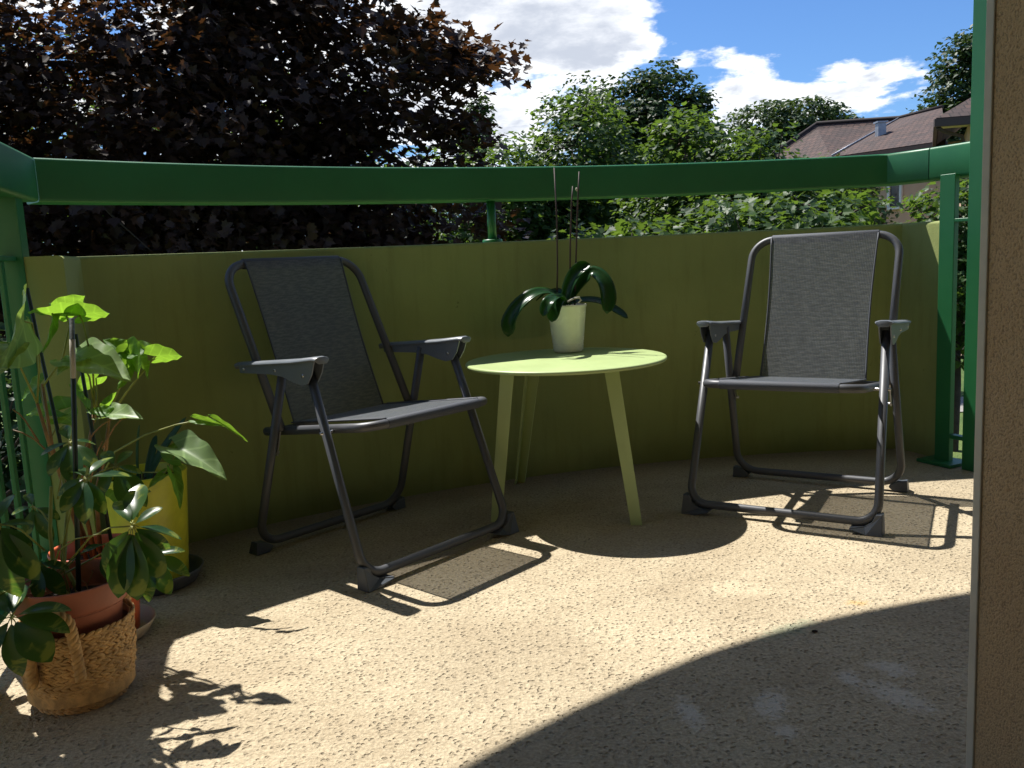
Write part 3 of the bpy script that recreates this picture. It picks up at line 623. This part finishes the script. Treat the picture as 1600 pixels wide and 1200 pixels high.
rosette(18,966,1.47,SPL(70,900,1.6),[(94,930,1.47,1),(98,962,1.45,1.1),(76,1026,1.42,1.2),(18,1050,1.41,1.15),(-30,1030,1.42,1.1),(-50,965,1.46,1),(-5,900,1.55,1),(32,905,1.54,1)])
rosette(-4,820,1.50,SPL(70,860,1.6),[(54,812,1.52,1),(46,862,1.48,1.2),(54,905,1.47,1.1),(10,935,1.46,1.2),(-40,900,1.48,1.1),(-60,830,1.52,1),(14,765,1.57,1)])
rosette(-75,860,1.56,SPL(60,880,1.62),[(-20,870,1.56,1.1),(-60,930,1.52,1.1),(-120,920,1.5,1.1),(-140,860,1.55,1.1),(-80,800,1.6,1.1)])
rosette(-70,1000,1.46,SPL(60,900,1.6),[(-20,1040,1.42,1.1),(-60,1080,1.4,1.2),(-120,1070,1.4,1.1),(-130,1000,1.45,1.1),(-70,940,1.5,1.1)])
for hx,hy,dp in((-55,840,1.70),(-110,900,1.66),(-60,950,1.62),(-150,990,1.60),(-100,780,1.74),(-130,1060,1.52)):
    rosette(hx,hy,dp,SPL(60,880,1.62),[(hx+62*math.cos(a),hy+18+46*math.sin(a),dp+.07*math.sin(a*2+1)-.03,1.15) for a in np.linspace(0,5.4,8)])
rosette(235,868,1.58,SPL(95,900,1.64),[(280,850,1.58,1),(292,885,1.56,1),(262,925,1.53,1.1),(224,930,1.52,1.1),(196,900,1.53,1),(215,838,1.6,1)])
rosette(110,690,1.66,SPL(90,780,1.64),[(60,706,1.64,1),(72,738,1.6,1),(112,750,1.58,1),(150,726,1.62,1),(148,684,1.68,1),(96,660,1.7,1)])
rosette(60,880,1.58,SPL(82,900,1.62),[(104,880,1.58,1),(96,922,1.55,1),(58,936,1.53,1),(18,910,1.55,1),(22,866,1.6,1)])
rosette(180,728,1.70,SPL(102,800,1.72),[(222,735,1.70,1),(228,775,1.66,1),(196,790,1.64,1),(150,770,1.66,1),(160,700,1.74,1),(205,700,1.74,1)])
rosette(52,792,1.66,SPL(80,820,1.63),[(92,806,1.64,.9),(78,842,1.62,.9),(40,835,1.62,.9),(14,800,1.66,.9),(40,766,1.70,.9)])
rosette(165,850,1.66,SPL(90,900,1.64),[(128,858,1.64,1),(172,905,1.6,1),(205,880,1.62,1),(196,835,1.67,1)])
petiole(sp,[SPL(80,900,1.6),SPL(92,860,1.56),SPL(118,842,1.54),SPL(158,834,1.52)],.0018); petiole(sp,[(0,0,.17),SPL(96,880,1.6),SPL(96,850,1.6)],.002)
for k in range(9):
    a=random.uniform(0,6.28); r=random.uniform(.02,.08); p=Vector((r*math.cos(a),r*math.sin(a),.182)); q=p+Vector((random.uniform(-.04,.04),random.uniform(-.04,.04),random.uniform(.02,.07)))
    MB().tube([p,(p+q)/2+Vector((.008,0,.01)),q],.0009,5).build('dry_twig',M['stem'],sp)
# -- ridged orange pot on a beige saucer with arrowhead plant
AX,AY=-.945,1.885
sa=MB().lathe([(0,.004),(0,.0),(.088,.0),(.094,.004),(.109,.030),(.1105,.033),(.109,.035),(.1065,.033),(.092,.010),(.088,.007),(0,.007)],48).build('plant_saucer',M['beigesaucer']); sa.location=(AX,AY,0); tag(sa,'beige plastic saucer under the ridged orange pot','saucer','pot saucers')
ap=empty('potted_arrowhead_plant',(AX,AY,.0085)); tag(ap,'tall arrowhead plant with broad bright leaves in a ridged orange pot','plant')
pf=[(0,0),(.068,0),(.074,.004),(.083,.115)]
for k in range(4): z=.118+k*.017; r=.0835+.0013*k; pf+=[(r,z),(r+.0045,z+.003),(r+.005,z+.009),(r+.0008,z+.012)]
pf+=[(.092,.192),(.095,.200),(.093,.203),(.089,.200),(.085,.165)]
o=MB().lathe(pf,48).build('pot',M['orange'],ap); MB().lathe([(0,.17),(.085,.166)],24).build('soil',M['soil'],ap)
AL=lambda px,py,y:P(px,py,y)-Vector((AX,AY,.0085))
for a,b in(((96,700,1.90),(42,450,1.90)),((152,720,1.89),(118,522,1.89))):
    b=AL(*b); a=AL(*a); t=(.16-b.z)/(a.z-b.z); MB().tube([b+(a-b)*t,b],.0042,8).build('plant_stake',M['stake'],ap)
for q in([(-.02,.0,.165),AL(100,760,1.88),AL(76,690,1.84),AL(58,630,1.80)],[(-.01,.01,.165),AL(106,770,1.9),AL(82,700,1.88),AL(66,600,1.86)],[(0,0,.165),AL(125,760,1.9),AL(140,690,1.9),AL(148,640,1.9)],[(.01,0,.165),AL(150,770,1.9),AL(166,700,1.9),AL(172,640,1.9)]):
    petiole(ap,q,.0052,'stem','stem')
def arrow(base,tip,up,kind='arrow',curl=.18,ws=1.0,root_=None,par=ap,LF=AL):
    b=LF(*base); t=LF(*tip); putleaf(par,kind,curl,b,t,up,ws)
    if root_ is not None: petiole(par,[LF(*r) for r in root_]+[b] if isinstance(root_,list) else [LF(*root_),b],.0024)
Z=(0,0,1)
arrow((104,492,1.86),(44,478,1.80),(.10,.62,.7),'arrow',.18,1.15,[(66,605,1.86),(98,560,1.87),(108,510,1.87)])
arrow((100,486,1.88),(133,462,1.90),(-.2,.6,.7),'arrow',.0,1.3)
arrow((124,492,1.86),(174,482,1.85),(.1,.62,.7),'arrow',.18,.95,[(148,640,1.9),(145,570,1.88),(130,505,1.87)])
arrow((38,502,1.72),(24,574,1.62),(.1,.80,.55),'arrowp',.18,1.25,[(58,630,1.80),(62,560,1.80),(50,505,1.77)])
arrow((14,548,1.68),(-22,590,1.60),(0,-.4,.9),'arrowp',.18,1.0,[(58,630,1.80),(30,570,1.72)])
arrow((82,492,1.85),(84,545,1.82),(.95,-.3,.1),'arrow',.4,.28)
arrow((125,560,1.85),(200,580,1.80),(.05,-.45,.85),'arrowp',.18,.85,[(148,640,1.9),(140,590,1.87)])
arrow((122,562,1.84),(86,572,1.79),(-.1,-.5,.8),'arrowp',.4,1.0)
arrow((196,548,1.88),(160,527,1.88),(.3,-.7,.5),'arrow',.18,.8,[(172,640,1.9),(190,600,1.9)])
arrow((205,553,1.86),(226,590,1.82),(.2,.8,.4),'arrow',.18,1.1)
arrow((210,548,1.86),(240,540,1.86),(-.2,-.6,.6),'arrow',.0,1.2)
arrow((202,556,1.88),(176,592,1.85),(-.2,.8,.45),'arrow',.18,1.0)
arrow((216,556,1.87),(240,590,1.84),(.3,.8,.4),'arrow',.18,.95)
arrow((150,590,1.92),(112,612,1.90),(.0,.7,.6),'arrow',.18,.9,[(148,660,1.92),(152,620,1.92)])
arrow((60,600,1.98),(28,622,1.98),(.0,-.5,.8),'arrow',.18,1.0,[(76,690,1.94),(70,640,1.96)])
arrow((244,556,1.84),(288,551,1.83),(.05,.75,.55),'arrow',.18,.85,[(172,650,1.9),(200,610,1.88),(230,572,1.86)])
arrow((198,580,1.86),(186,612,1.84),(.4,.8,.4),'arrow',.18,.7)
arrow((170,648,1.86),(219,645,1.83),(.0,-.4,.9),'arrowp',.18,.75)
arrow((166,645,1.86),(134,640,1.86),(0,-.5,.8),'arrow',.18,.8)
arrow((132,632,1.88),(108,600,1.90),(.4,.8,.4),'arrow',.0,.5)
arrow((165,632,1.92),(182,612,1.92),(-.3,.8,.4),'arrow',.0,.5)
arrow((90,640,1.95),(36,640,1.97),(.0,-.5,.8),'arrow',.18,.8,[(76,690,1.9),(92,660,1.93)])
arrow((95,650,1.95),(112,655,1.90),(0,-.5,.8),'arrow',.18,1.2)
for a,b in(((160,700,1.88),(200,650,1.86)),((120,720,1.88),(175,655,1.87)),((60,690,1.86),(20,640,1.8)),((90,720,1.86),(20,672,1.82)),((140,760,1.88),(160,690,1.88))): petiole(ap,[AL(*a),AL(*b)],.0022,'stem')
# -- tall yellow pot on a grey saucer
YX,YY=-.962,2.215
sa=MB().lathe([(0,0),(.098,.0),(.105,.004),(.121,.034),(.1235,.039),(.121,.041),(.118,.038),(.103,.010),(0,.007)],52).build('plant_saucer',M['greysaucer']); sa.location=(YX,YY,0); tag(sa,'grey plastic saucer under the tall yellow pot','saucer','pot saucers')
yp=empty('potted_climber',(YX,YY,.0085)); tag(yp,'tall glossy yellow pot with blade leaves and a trailing arrowhead shoot','plant')
o=MB().lathe([(0,0),(.076,0),(.082,.004),(.0855,.02),(.094,.13),(.1035,.27),(.106,.290),(.1055,.293),(.103,.294),(.1005,.291),(.098,.27),(.096,.23)],52).build('pot',M['yellow'],yp); MB().lathe([(0,.272),(.0985,.268)],24).build('soil',M['soil'],yp)
YL=lambda px,py,y:P(px,py,y)-Vector((YX,YY,.0085))
strap([YL(224,778,2.2),YL(240,735,2.2),YL(262,695,2.2),YL(291,652,2.2)],.016,'leaf',M['blade'],yp,.55,.4,(.8,-.5,.3))
strap([YL(222,790,2.22),YL(217,740,2.2),YL(216,700,2.19),YL(218,664,2.18)],.008,'leaf',M['blade'],yp,.6,.4,(.6,-.7,0))
strap([YL(232,790,2.22),YL(232,745,2.25),YL(240,700,2.28),YL(244,680,2.3)],.012,'leaf',M['blade'],yp,.6,.4,(.9,-.2,0))
petiole(yp,[YL(150,760,2.15),YL(180,706,2.14),YL(226,680,2.12),YL(275,664,2.10),YL(310,657,2.09)],.0032,'petiole')
arrow((310,656,2.09),(350,664,2.07),(.0,-.9,.35),'arrow',.18,.34,None,yp,YL); arrow((340,658,2.07),(386,685,2.05),(.4,-.8,.5),'arrow',.18,.16,None,yp,YL)
arrow((280,700,2.12),(352,735,2.05),(.15,-.45,.85),'arrowp',.18,.62,[(228,800,2.2),(222,738,2.15),(258,738,2.12)],yp,YL)
arrow((282,712,2.14),(255,690,2.2),(.0,-.5,.8),'arrow',.18,.9,None,yp,YL)
arrow((272,742,2.10),(288,792,2.08),(.6,-.7,.2),'arrow',.4,.38,None,yp,YL)
arrow((256,742,2.12),(228,762,2.10),(.2,-.6,.7),'arrow',.18,.5,None,yp,YL)
arrow((222,765,2.08),(196,772,2.04),(.1,-.6,.7),'arrowp',.18,1.0,None,yp,YL)
arrow((190,770,2.06),(214,800,2.0),(.3,-.6,.6),'arrow',.18,.8,None,yp,YL)
# crumb on the floor
pb=MB().sphere((0,0,0),.0045,8,6,Matrix.Diagonal((1.5,1,.6))).build('pebble',M['soil']); q=PZ(1273,988,0); pb.location=(q.x,q.y,.0026); tag(pb,'small dark pebble lying on the floor at the edge of the shade','pebble')
# ------------------------------------------------------------------ garden: ground, path, house, trees
GZ=-2.6
g=MB().add([(-400,-60,GZ),(400,-60,GZ),(400,600,GZ),(-400,600,GZ)],[(0,1,2,3)],False).build('ground',M['grass']); tag(g,kind='structure')
pa=MB().add([(5,16.2,GZ+.02),(30,20.5,GZ+.02),(30,22.3,GZ+.02),(5,17.6,GZ+.02)],[(0,1,2,3)],False).build('path',M['path']); tag(pa,kind='structure')
def poly_uv(pts,name,mat,parent,thick=.12):
    pts=[Vector(p) for p in pts]; nrm=(pts[1]-pts[0]).cross(pts[2]-pts[0]).normalized()
    if nrm.z<0: nrm=-nrm
    up=(Vector((0,0,1))-nrm*nrm.z).normalized(); sd=nrm.cross(up)
    mb=MB().prism([p-nrm*thick for p in pts],pts); me=mb.mesh(name,mat); u=me.uv_layers.new(name='UVMap')
    for lp in me.loops: v=me.vertices[lp.vertex_index].co; u.data[lp.index].uv=(v.dot(sd),v.dot(up))
    return link(name,me,parent)
hs=empty('neighbour_house',P(1420,300,30)*1.0); hs.location=(0,0,0); tag(hs,'pink rendered neighbouring house with a brown tiled hipped roof','house')
ZE,ZR=4.0,5.8
E_=PZ(1300,245,ZE); F_=PZ(1478,219,ZE); B_=PZ(1405,185,ZR); G_=PZ(1472,168,ZR); A_=PZ(1275,194,ZR); C_=PZ(1175,262,ZE)
r1=poly_uv([C_,E_,B_,A_],'roof',M['roof'],hs); r2=poly_uv([E_,F_,G_,B_],'roof',M['roof'],hs)
MB().tube([A_+Vector((0,0,.02)),B_+Vector((0,0,.02)),G_+Vector((0,0,.02))],.09,8).build('ridge_tiles',M['roof'],r1); MB().tube([A_,C_],.08,8).build('ridge_tiles',M['roof'],r1)
MB().tube([E_+Vector((0,0,.05)),B_+Vector((0,0,.03))],.035,8).build('valley_flashing',M['zinc'],r2)
MB().bar(E_-Vector((0,.05,.12)),F_-Vector((0,.05,.12)),.12,.16).build('gutter',M['fascia'],hs); MB().bar(C_-Vector((0,.05,.12)),E_-Vector((0,.05,.12)),.12,.16).build('gutter',M['fascia'],hs)
def wallp(a,b,z0,z1,off,name,mat,parent,th=.3):
    a=Vector((a.x,a.y,0));b=Vector((b.x,b.y,0)); t=(b-a).normalized(); nn=Vector((t.y,-t.x,0)); 
    if nn.dot(-a)<0: nn=-nn
    p=[a-nn*off,b-nn*off,b-nn*(off+th),a-nn*(off+th)]; return MB().prism([(v.x,v.y,z0) for v in p],[(v.x,v.y,z1) for v in p]).build(name,M[mat],parent),t,nn
w1,t1,n1=wallp(E_+(C_-E_)*0,F_+(F_-E_)*.4,GZ,ZE-.02,.55,'wall','pinkwall',hs); wallp(C_,E_,GZ,ZE-.02,.55,'wall','pinkwall',hs)
# window in the wall under the long eave
def onwall(px,py,off):
    a=Vector((E_.x,E_.y,0))-n1*.55+n1*off; v=Vector(ray(px,py)); t=a.dot(n1)/v.dot(n1); p=v*t; return Vector((p.x,p.y,CAM_H+p.z))
wl=onwall(1390,300,.02); wr=onwall(1409,300,.02); zb=onwall(1400,323,.02).z; zt=zb+1.35
def wbar(a,b,w,h,name,mat,par): return MB().bar(a,b,w,h,(0,0,1)).build(name,M[mat],par)
win=MB().prism([wl+Vector((0,0,zb-wl.z)),wr+Vector((0,0,zb-wr.z)),wr+Vector((0,0,zt-wr.z)),wl+Vector((0,0,zt-wl.z))],[v+n1*.03 for v in (wl+Vector((0,0,zb-wl.z)),wr+Vector((0,0,zb-wr.z)),wr+Vector((0,0,zt-wr.z)),wl+Vector((0,0,zt-wl.z)))]).build('window',M['glass'],hs)
for a,b in((wl,wl),(wr,wr)): MB().bar(Vector((a.x,a.y,zb))+n1*.04,Vector((a.x,a.y,zt))+n1*.04,.09,.10,tuple(n1)).build('frame',M['white'],win)
MB().bar(Vector((wl.x,wl.y,zb-.05))+n1*.06,Vector((wr.x,wr.y,zb-.05))+n1*.06,.16,.08).build('sill',M['white'],win)
fp=P(1376,200,34.2); MB().box((-.15,-.15,-.5),(.15,.15,.18),Matrix.Translation(fp)).build('flue',M['zinc'],r1); MB().box((-.20,-.20,.18),(.20,.20,.24),Matrix.Translation(fp)).build('cowl',M['zinc'],r1)
# nearer wing at the right: eave, soffit, wall, rainwater pipe
wg=hs; K0=P(1466,184,24.0); ZK=K0.z; fd=Vector((.97,-.24,0)); bd=Vector((.43,.903,0))
K=lambda a,b,z:Vector((K0.x,K0.y,0))+fd*a+bd*b+Vector((0,0,z))
poly_uv([K(-.05,0,ZK),K(9,0,ZK),K(6,4,ZK+1.9),K(2.6,4,ZK+1.9)],'roof',M['roof'],wg); poly_uv([K(-.05,0,ZK),K(2.6,4,ZK+1.9),K(-.05,8,ZK)],'roof',M['roof'],wg)
MB().bar(K(-.1,-.08,ZK-.14),K(9,-.08,ZK-.14),.14,.2).build('gutter',M['fascia'],wg); MB().bar(K(-.06,0,ZK-.14),K(-.06,8,ZK-.14),.1,.2).build('gutter',M['fascia'],wg)
MB().prism([K(0,0,ZK-.16),K(9,0,ZK-.16),K(9,1.2,ZK-.16),K(0,1.2,ZK-.16)],[K(0,0,ZK-.13),K(9,0,ZK-.13),K(9,1.2,ZK-.13),K(0,1.2,ZK-.13)]).build('soffit',M['cream'],wg)
MB().prism([K(.75,.9,GZ),K(9,.9,GZ),K(9,7.5,GZ),K(.75,7.5,GZ)],[K(.75,.9,ZK-.17),K(9,.9,ZK-.17),K(9,7.5,ZK-.17),K(.75,7.5,ZK-.17)]).build('wall',M['pinkwall'],wg)
MB().tube([K(.0,.02,ZK-.25),K(.15,.2,ZK-.35),K(.62,.75,ZK-.45),K(.68,.82,ZK-.7),K(.68,.82,GZ+.1)],.05,8).build('rainwater_pipe',M['fascia'],wg)
# ---- trees
def leaf_tmpl(kind):
    if kind=='maple':
        h=[(0,0),(.10,.02),(.30,-.05),(.26,.12),(.50,.20),(.36,.36),(.44,.62),(.22,.56),(.14,.74),(0,1.0)]
        Rr_=[(x,y,.22*x) for x,y in h]; Lh=[(-x,y,.22*x) for x,y in h[1:-1]]
        V=Rr_+Lh; nr=len(Rr_); f1=list(range(nr)); f2=[0,nr-1]+[nr+len(Lh)-1-i for i in range(len(Lh))]; f2=[0]+[nr-1]+list(range(nr+len(Lh)-1,nr-1,-1))
        return np.array(V),[f1,f2]
    if kind=='lobed':
        V=[(0,0,0),(.30,.05,.06),(.42,.42,.09),(.16,.62,.03),(0,1,0),(-.16,.62,.03),(-.42,.42,.09),(-.30,.05,.06)]; return np.array(V),[[0,1,2,3,4],[0,4,5,6,7]]
    V=[(0,0,0),(.36,.45,.10),(0,1,-.05),(-.36,.45,.10)]; return np.array(V),[[0,1,2],[0,2,3]]
def leaves_mesh(name,mat,pos,nrm,size,tint,kind):
    T,faces=leaf_tmpl(kind); n=len(pos); k=len(T)
    nrm=nrm/np.linalg.norm(nrm,axis=1,keepdims=True); rv=rng.normal(size=(n,3)); rv[:,2]-=.35; y=rv-nrm*(rv*nrm).sum(1,keepdims=True); y/=np.linalg.norm(y,axis=1,keepdims=True); x=np.cross(y,nrm)
    curl=rng.uniform(-.25,.45,size=(n,1,1))
    Tz=T[None,:,2:3]-curl*(T[None,:,1:2]**2)*.5
    V=pos[:,None,:]+size[:,None,None]*(T[None,:,0:1]*x[:,None,:]+T[None,:,1:2]*y[:,None,:]+Tz*nrm[:,None,:])
    me=bpy.data.meshes.new(name); me.vertices.add(n*k); me.vertices.foreach_set('co',V.reshape(-1).astype(np.float32))
    loops=np.concatenate([np.array(f) for f in faces]); lens=np.array([len(f) for f in faces]); nl=len(loops)
    me.loops.add(n*nl); me.loops.foreach_set('vertex_index',(np.arange(n)[:,None]*k+loops[None]).reshape(-1).astype(np.int32))
    me.polygons.add(n*len(faces)); starts=(np.arange(n)[:,None]*nl+np.concatenate([[0],np.cumsum(lens)[:-1]])[None]).reshape(-1)
    me.polygons.foreach_set('loop_start',starts.astype(np.int32))
    at=me.attributes.new('tint','FLOAT','POINT'); at.data.foreach_set('value',np.repeat(tint,k).astype(np.float32))
    me.update(calc_edges=True); me.materials.append(mat); return me,x,y,nrm
def tree(name,label,cat_base,blobs,mat,leafsize,kind,nclus,perclus,clusr,trunk_r=.14,group='trees beyond the balcony',shell=.45,flat=.5,upb=.8,extra=None,bark=True):
    bx,by=cat_base; root=empty(name,(bx,by,GZ)); tag(root,label,'tree',group); o0=np.array([bx,by,GZ])
    vol=np.array([b[3]*b[4]*b[5] for b in blobs])**(2/3); w=vol/vol.sum()
    cen=[];outw=[]
    for b,ww in zip(blobs,w):
        k=max(3,int(nclus*ww)); dv=rng.normal(size=(k,3)); dv/=np.linalg.norm(dv,axis=1,keepdims=True); rr=rng.uniform(shell,1,size=(k,1))**.6
        lump=1+.22*np.sin(dv[:,0:1]*5+b[0])*np.cos(dv[:,2:3]*4+b[1])+rng.normal(size=(k,1))*.07
        cen.append(np.array(b[:3])+dv*rr*lump*np.array(b[3:6])); outw.append(dv)
    cen=np.concatenate(cen); outw=np.concatenate(outw)
    if extra is not None:
        pick=rng.permutation(len(extra)*24)[:300]; lm=[leaves_mesh('leaf',mat,np.zeros((1,3)),np.array([[0,0,1.]]),np.array([1.]),np.array([v]),kind)[0] for v in(.2,.45,.7,.95)]
        for q in pick:
            c_=extra[q//24]+np.clip(rng.normal(size=3),-1.3,1.3)*clusr*.7*np.array([1,1,flat]); lo=link('leaf',lm[q%4],root); lo.location=c_-o0; lo.scale=(leafsize*rng.uniform(.7,1.2),)*3
            lo.rotation_euler=(rng.normal()*.6-.3,rng.normal()*.5,rng.uniform(0,6.28))
        cen=np.concatenate([cen,extra]); outw=np.concatenate([outw,np.tile([[.3,-.4,.4]],(len(extra),1))])
    n=len(cen)*perclus; ci=np.repeat(np.arange(len(cen)),perclus)
    pos=cen[ci]+np.clip(rng.normal(size=(n,3)),-1.35,1.35)*clusr*np.array([1,1,flat]); nr=np.array([0,0,1])*upb+outw[ci]*.45+rng.normal(size=(n,3))*.42
    tint=np.clip(rng.normal(.45,.22,size=n)+np.repeat(rng.normal(0,.16,size=len(cen)),perclus),0,1)
    size=leafsize*rng.uniform(.6,1.2,size=n)
    me,_,_,_=leaves_mesh('crown',mat,pos-o0,nr,size,tint,kind); cr_=link('crown',me,root); cr_['kind']='stuff'
    tb_=MB(); top=np.mean([b[:3] for b in blobs],axis=0)-o0; zt=max(b[2] for b in blobs)-GZ
    sp_=[Vector((0,0,-.05)),Vector((.05,.03,zt*.3)),Vector((top[0]*.5,top[1]*.5,zt*.62)),Vector((top[0],top[1],zt*1.05))]; tb_.tube(sp_,[trunk_r*1.2,trunk_r,trunk_r*.7,trunk_r*.2],9)
    def on(t): 
        u=t*3; k=min(2,int(u)); return sp_[k].lerp(sp_[k+1],u-k)
    hubs=[]
    for b in blobs:
        for q in range(5):
            dv=rng.normal(size=3); dv/=np.linalg.norm(dv); e=Vector(np.array(b[:3])+dv*np.array(b[3:6])*.6-o0); s=on(rng.uniform(.35,.9)); mid=s.lerp(e,.5)+Vector((0,0,-.08*(e-s).length)); tb_.tube([s,mid,e],[trunk_r*.42,trunk_r*.28,trunk_r*.10],6); hubs+=[s.lerp(mid,.5),mid]+[mid.lerp(e,k_) for k_ in(.2,.35,.5,.65,.8,1)]
    H=np.array(hubs)+rng.normal(size=(len(hubs),3))*.02; sel=rng.permutation(len(cen))[:min(len(cen),260)]
    if extra is not None: sel=np.concatenate([sel,np.arange(len(cen)-len(extra),len(cen))]); H=np.concatenate([H,cen[-len(extra):][::4]-o0+np.array([-.25,.1,-.1])])
    for i in sel:
        c_=cen[i]-o0; h=H[np.argmin(((H-c_)**2).sum(1))]; m_=(h+c_)/2+np.array([0,0,-.05]); tb_.tube([h,m_,c_],[.02,.012,.005],4,cap=False)
    tb_.build('trunk',M['bark'],root); return root
# copper maple close by on the left
def X(px,y): return (px-800)/FPX*y
def ZZ(px,py,y): return P(px,py,y).z
D=11.0
ex=[]
for px,py in((600,60),(625,50),(650,75),(672,90),(700,110),(722,95),(735,80),(752,88),(768,100),(775,105),(690,80),(660,110),(640,130),(690,128),(712,130),(655,45),(640,35),(668,60),(700,196),(716,190),(722,205),(690,205),(735,228),(700,235),(680,180),(745,330),(770,352),(725,300),(735,270)):
    for k in range(2): ex.append(np.array(P(px+random.uniform(-8,8),py+random.uniform(-6,6),D-1.5+random.uniform(-.5,.5))))
cop=tree('copper_maple','large purple leaved maple filling the upper left behind the railing',(-4.7,11.6),
 [(-5.2,11.4,3.4,4.2,3.4,3.6),(-2.9,10.6,2.6,2.0,1.9,2.2),(-2.3,10.6,4.6,1.35,1.5,1.5),(-6.8,10.4,2.0,2.6,2.2,2.6),(-3.3,10.6,.2,2.7,1.8,1.5),(-4.6,9.8,2.0,2.2,1.5,2.4),(-1.6,10.4,1.0,.8,1.2,1.0),(-1.35,10.3,1.75,.62,.9,1.15),(-1.2,10.4,.6,.75,.9,.6),(-2.2,10.8,2.4,1.2,1.0,1.6)],
 M['copper'],.125,'maple',2300,24,.23,.22,shell=.3,flat=.45,extra=np.array(ex))
tree('green_maple','small green maple just right of the purple maple, left of the orchid spikes',(-.35,16.5),[(-.35,16.2,1.4,1.25,1.3,1.7),(.35,16.4,1.0,1.0,1.1,1.6),(-.5,16.6,-.4,1.5,1.4,1.4)],M['maple'],.115,'lobed',800,24,.19,.09)
tree('green_maple','leafy green maple directly behind the tops of the orchid spikes',(1.55,17.2),[(1.5,17,2.4,1.25,1.3,1.5),(2.1,17.2,1.2,1.5,1.3,1.7),(.95,17,1.1,1.0,1.2,1.5),(1.6,17,-.3,1.9,1.4,1.3)],M['maple'],.115,'lobed',1150,24,.19,.11)
tree('green_maple','bright green maple with a pointed crown standing before the dark oak',(3.0,14.2),[(3.0,14,2.1,.62,.8,.95),(2.9,14,1.1,1.0,.9,1.0),(3.2,14.2,.0,1.2,1.0,1.2)],M['maple'],.11,'lobed',560,24,.16,.08)
tree('green_maple','bright green maple in front of the left slope of the tiled roof',(4.1,13.2),[(3.65,13,1.75,.5,.8,.75),(3.4,13,1.1,.8,.9,.8),(4.55,13.1,1.2,.75,.9,.72),(4.2,13.1,-.1,1.6,1.0,1.1)],M['maple'],.11,'lobed',680,24,.16,.08)
tree('green_maple','low sunlit maple crown right above the parapet behind the orchid',(1.55,9.8),[(1.5,9.7,.7,.75,.7,.55),(.75,9.8,.6,.45,.6,.42),(1.5,9.8,-.4,1.2,.8,.9)],M['maple'],.11,'maple',300,20,.14,.06)
tree('green_maple','low sunlit maple crown above the parapet, left of the right chair',(2.75,9.6),[(2.55,9.6,.75,.75,.7,.6),(3.3,9.7,.85,.8,.7,.62),(2.9,9.7,-.4,1.4,.8,.9)],M['maple'],.11,'maple',380,20,.14,.06)
tree('green_maple','green maple seen through the railing beside the tall green post',(7.05,13.8),[(6.25,13.6,.30,1.0,1.0,.75),(7.35,13.7,1.0,.95,1.0,.8),(7.5,13.8,-.3,.75,.8,1.0)],M['maple'],.115,'maple',420,20,.15,.075)
tree('oak_tree','tall dark green oak rising behind the maples against the blue sky',(5.4,35),[(4.4,35,5.2,2.0,2,2.3),(5.9,35,6.0,1.7,2,1.9),(7.1,35,5.0,1.6,2,1.8),(7.65,35,6.55,.45,.6,.5),(5.5,35,2.5,3.4,2.4,2.4)],M['oak'],.24,'quad',800,26,.33,.22)
tree('poplar_tree','narrow columnar poplar far away beside the purple maple',(-1.15,50),[(-1.15,50,8.3,.62,.7,1.9),(-1.7,50,7.2,.5,.6,1.6),(-1.2,50,4,1.0,1,3)],M['farleaf'],.30,'quad',200,20,.25,.12,shell=.2)
tree('far_tree','round green tree peeking over the left end of the tiled roof',(14.6,46),[(13.7,46,6.6,1.9,2,1.5),(15.6,46,7.0,1.7,2,1.2),(17.2,46,6.9,.75,1,.8),(14.5,46,4,3.2,2.4,2.4)],M['farleaf'],.28,'quad',520,24,.34,.2)
tree('far_tree','tall dark tree behind the roof at the right beside the pillar',(24,46),[(24.3,46,8.6,2.4,2,2.6),(22.6,46,6.2,1.7,2,1.6),(26,46,9.2,3,2,2.6),(24.5,46,4.5,3,2.4,3)],M['oak'],.30,'quad',760,24,.38,.25)
tree('thuja','yellowish conifer beside the pink house wall',(7.9,20),[(7.7,20,1.5,.62,.6,1.3),(8.25,20.2,1.0,.55,.6,1.4),(7.2,20,1.0,.6,.6,1.1),(7.9,20,-.8,1.0,.8,1.8)],M['thuja'],.13,'quad',480,16,.14,.07,shell=.5,flat=1.3,upb=.3)
tree('garden_tree','green tree behind the purple maple at the far left',(-9.5,21),[(-9.5,21,2.2,4,2.5,3.8),(-5.0,21,1.2,3.8,2.4,3.6),(-1.8,21,.2,1.6,1.6,2.4)],M['maple'],.2,'quad',900,20,.36,.16)
tree('garden_tree','dark green tree low between the purple maple and the oak',(.4,24),[(-1.5,24,-.2,2.6,2,2.6),(2.0,24,.2,3,2,2.7),(5.6,24,.0,2.6,2,2.7)],M['oak'],.22,'quad',620,18,.36,.16)
tree('laurel_shrub','dark evergreen shrub glimpsed through the balusters at the left edge',(-3.9,6.6),[(-3.6,6.4,-.6,.9,.8,1.0),(-4.6,6.8,-.9,1.0,.9,1.2)],M['oak'],.10,'quad',360,22,.14,.06)
hb=Vector((F_.x,F_.y,GZ)); hs.location=hb
for ch in hs.children: ch.matrix_parent_inverse=Matrix.Translation(-hb)
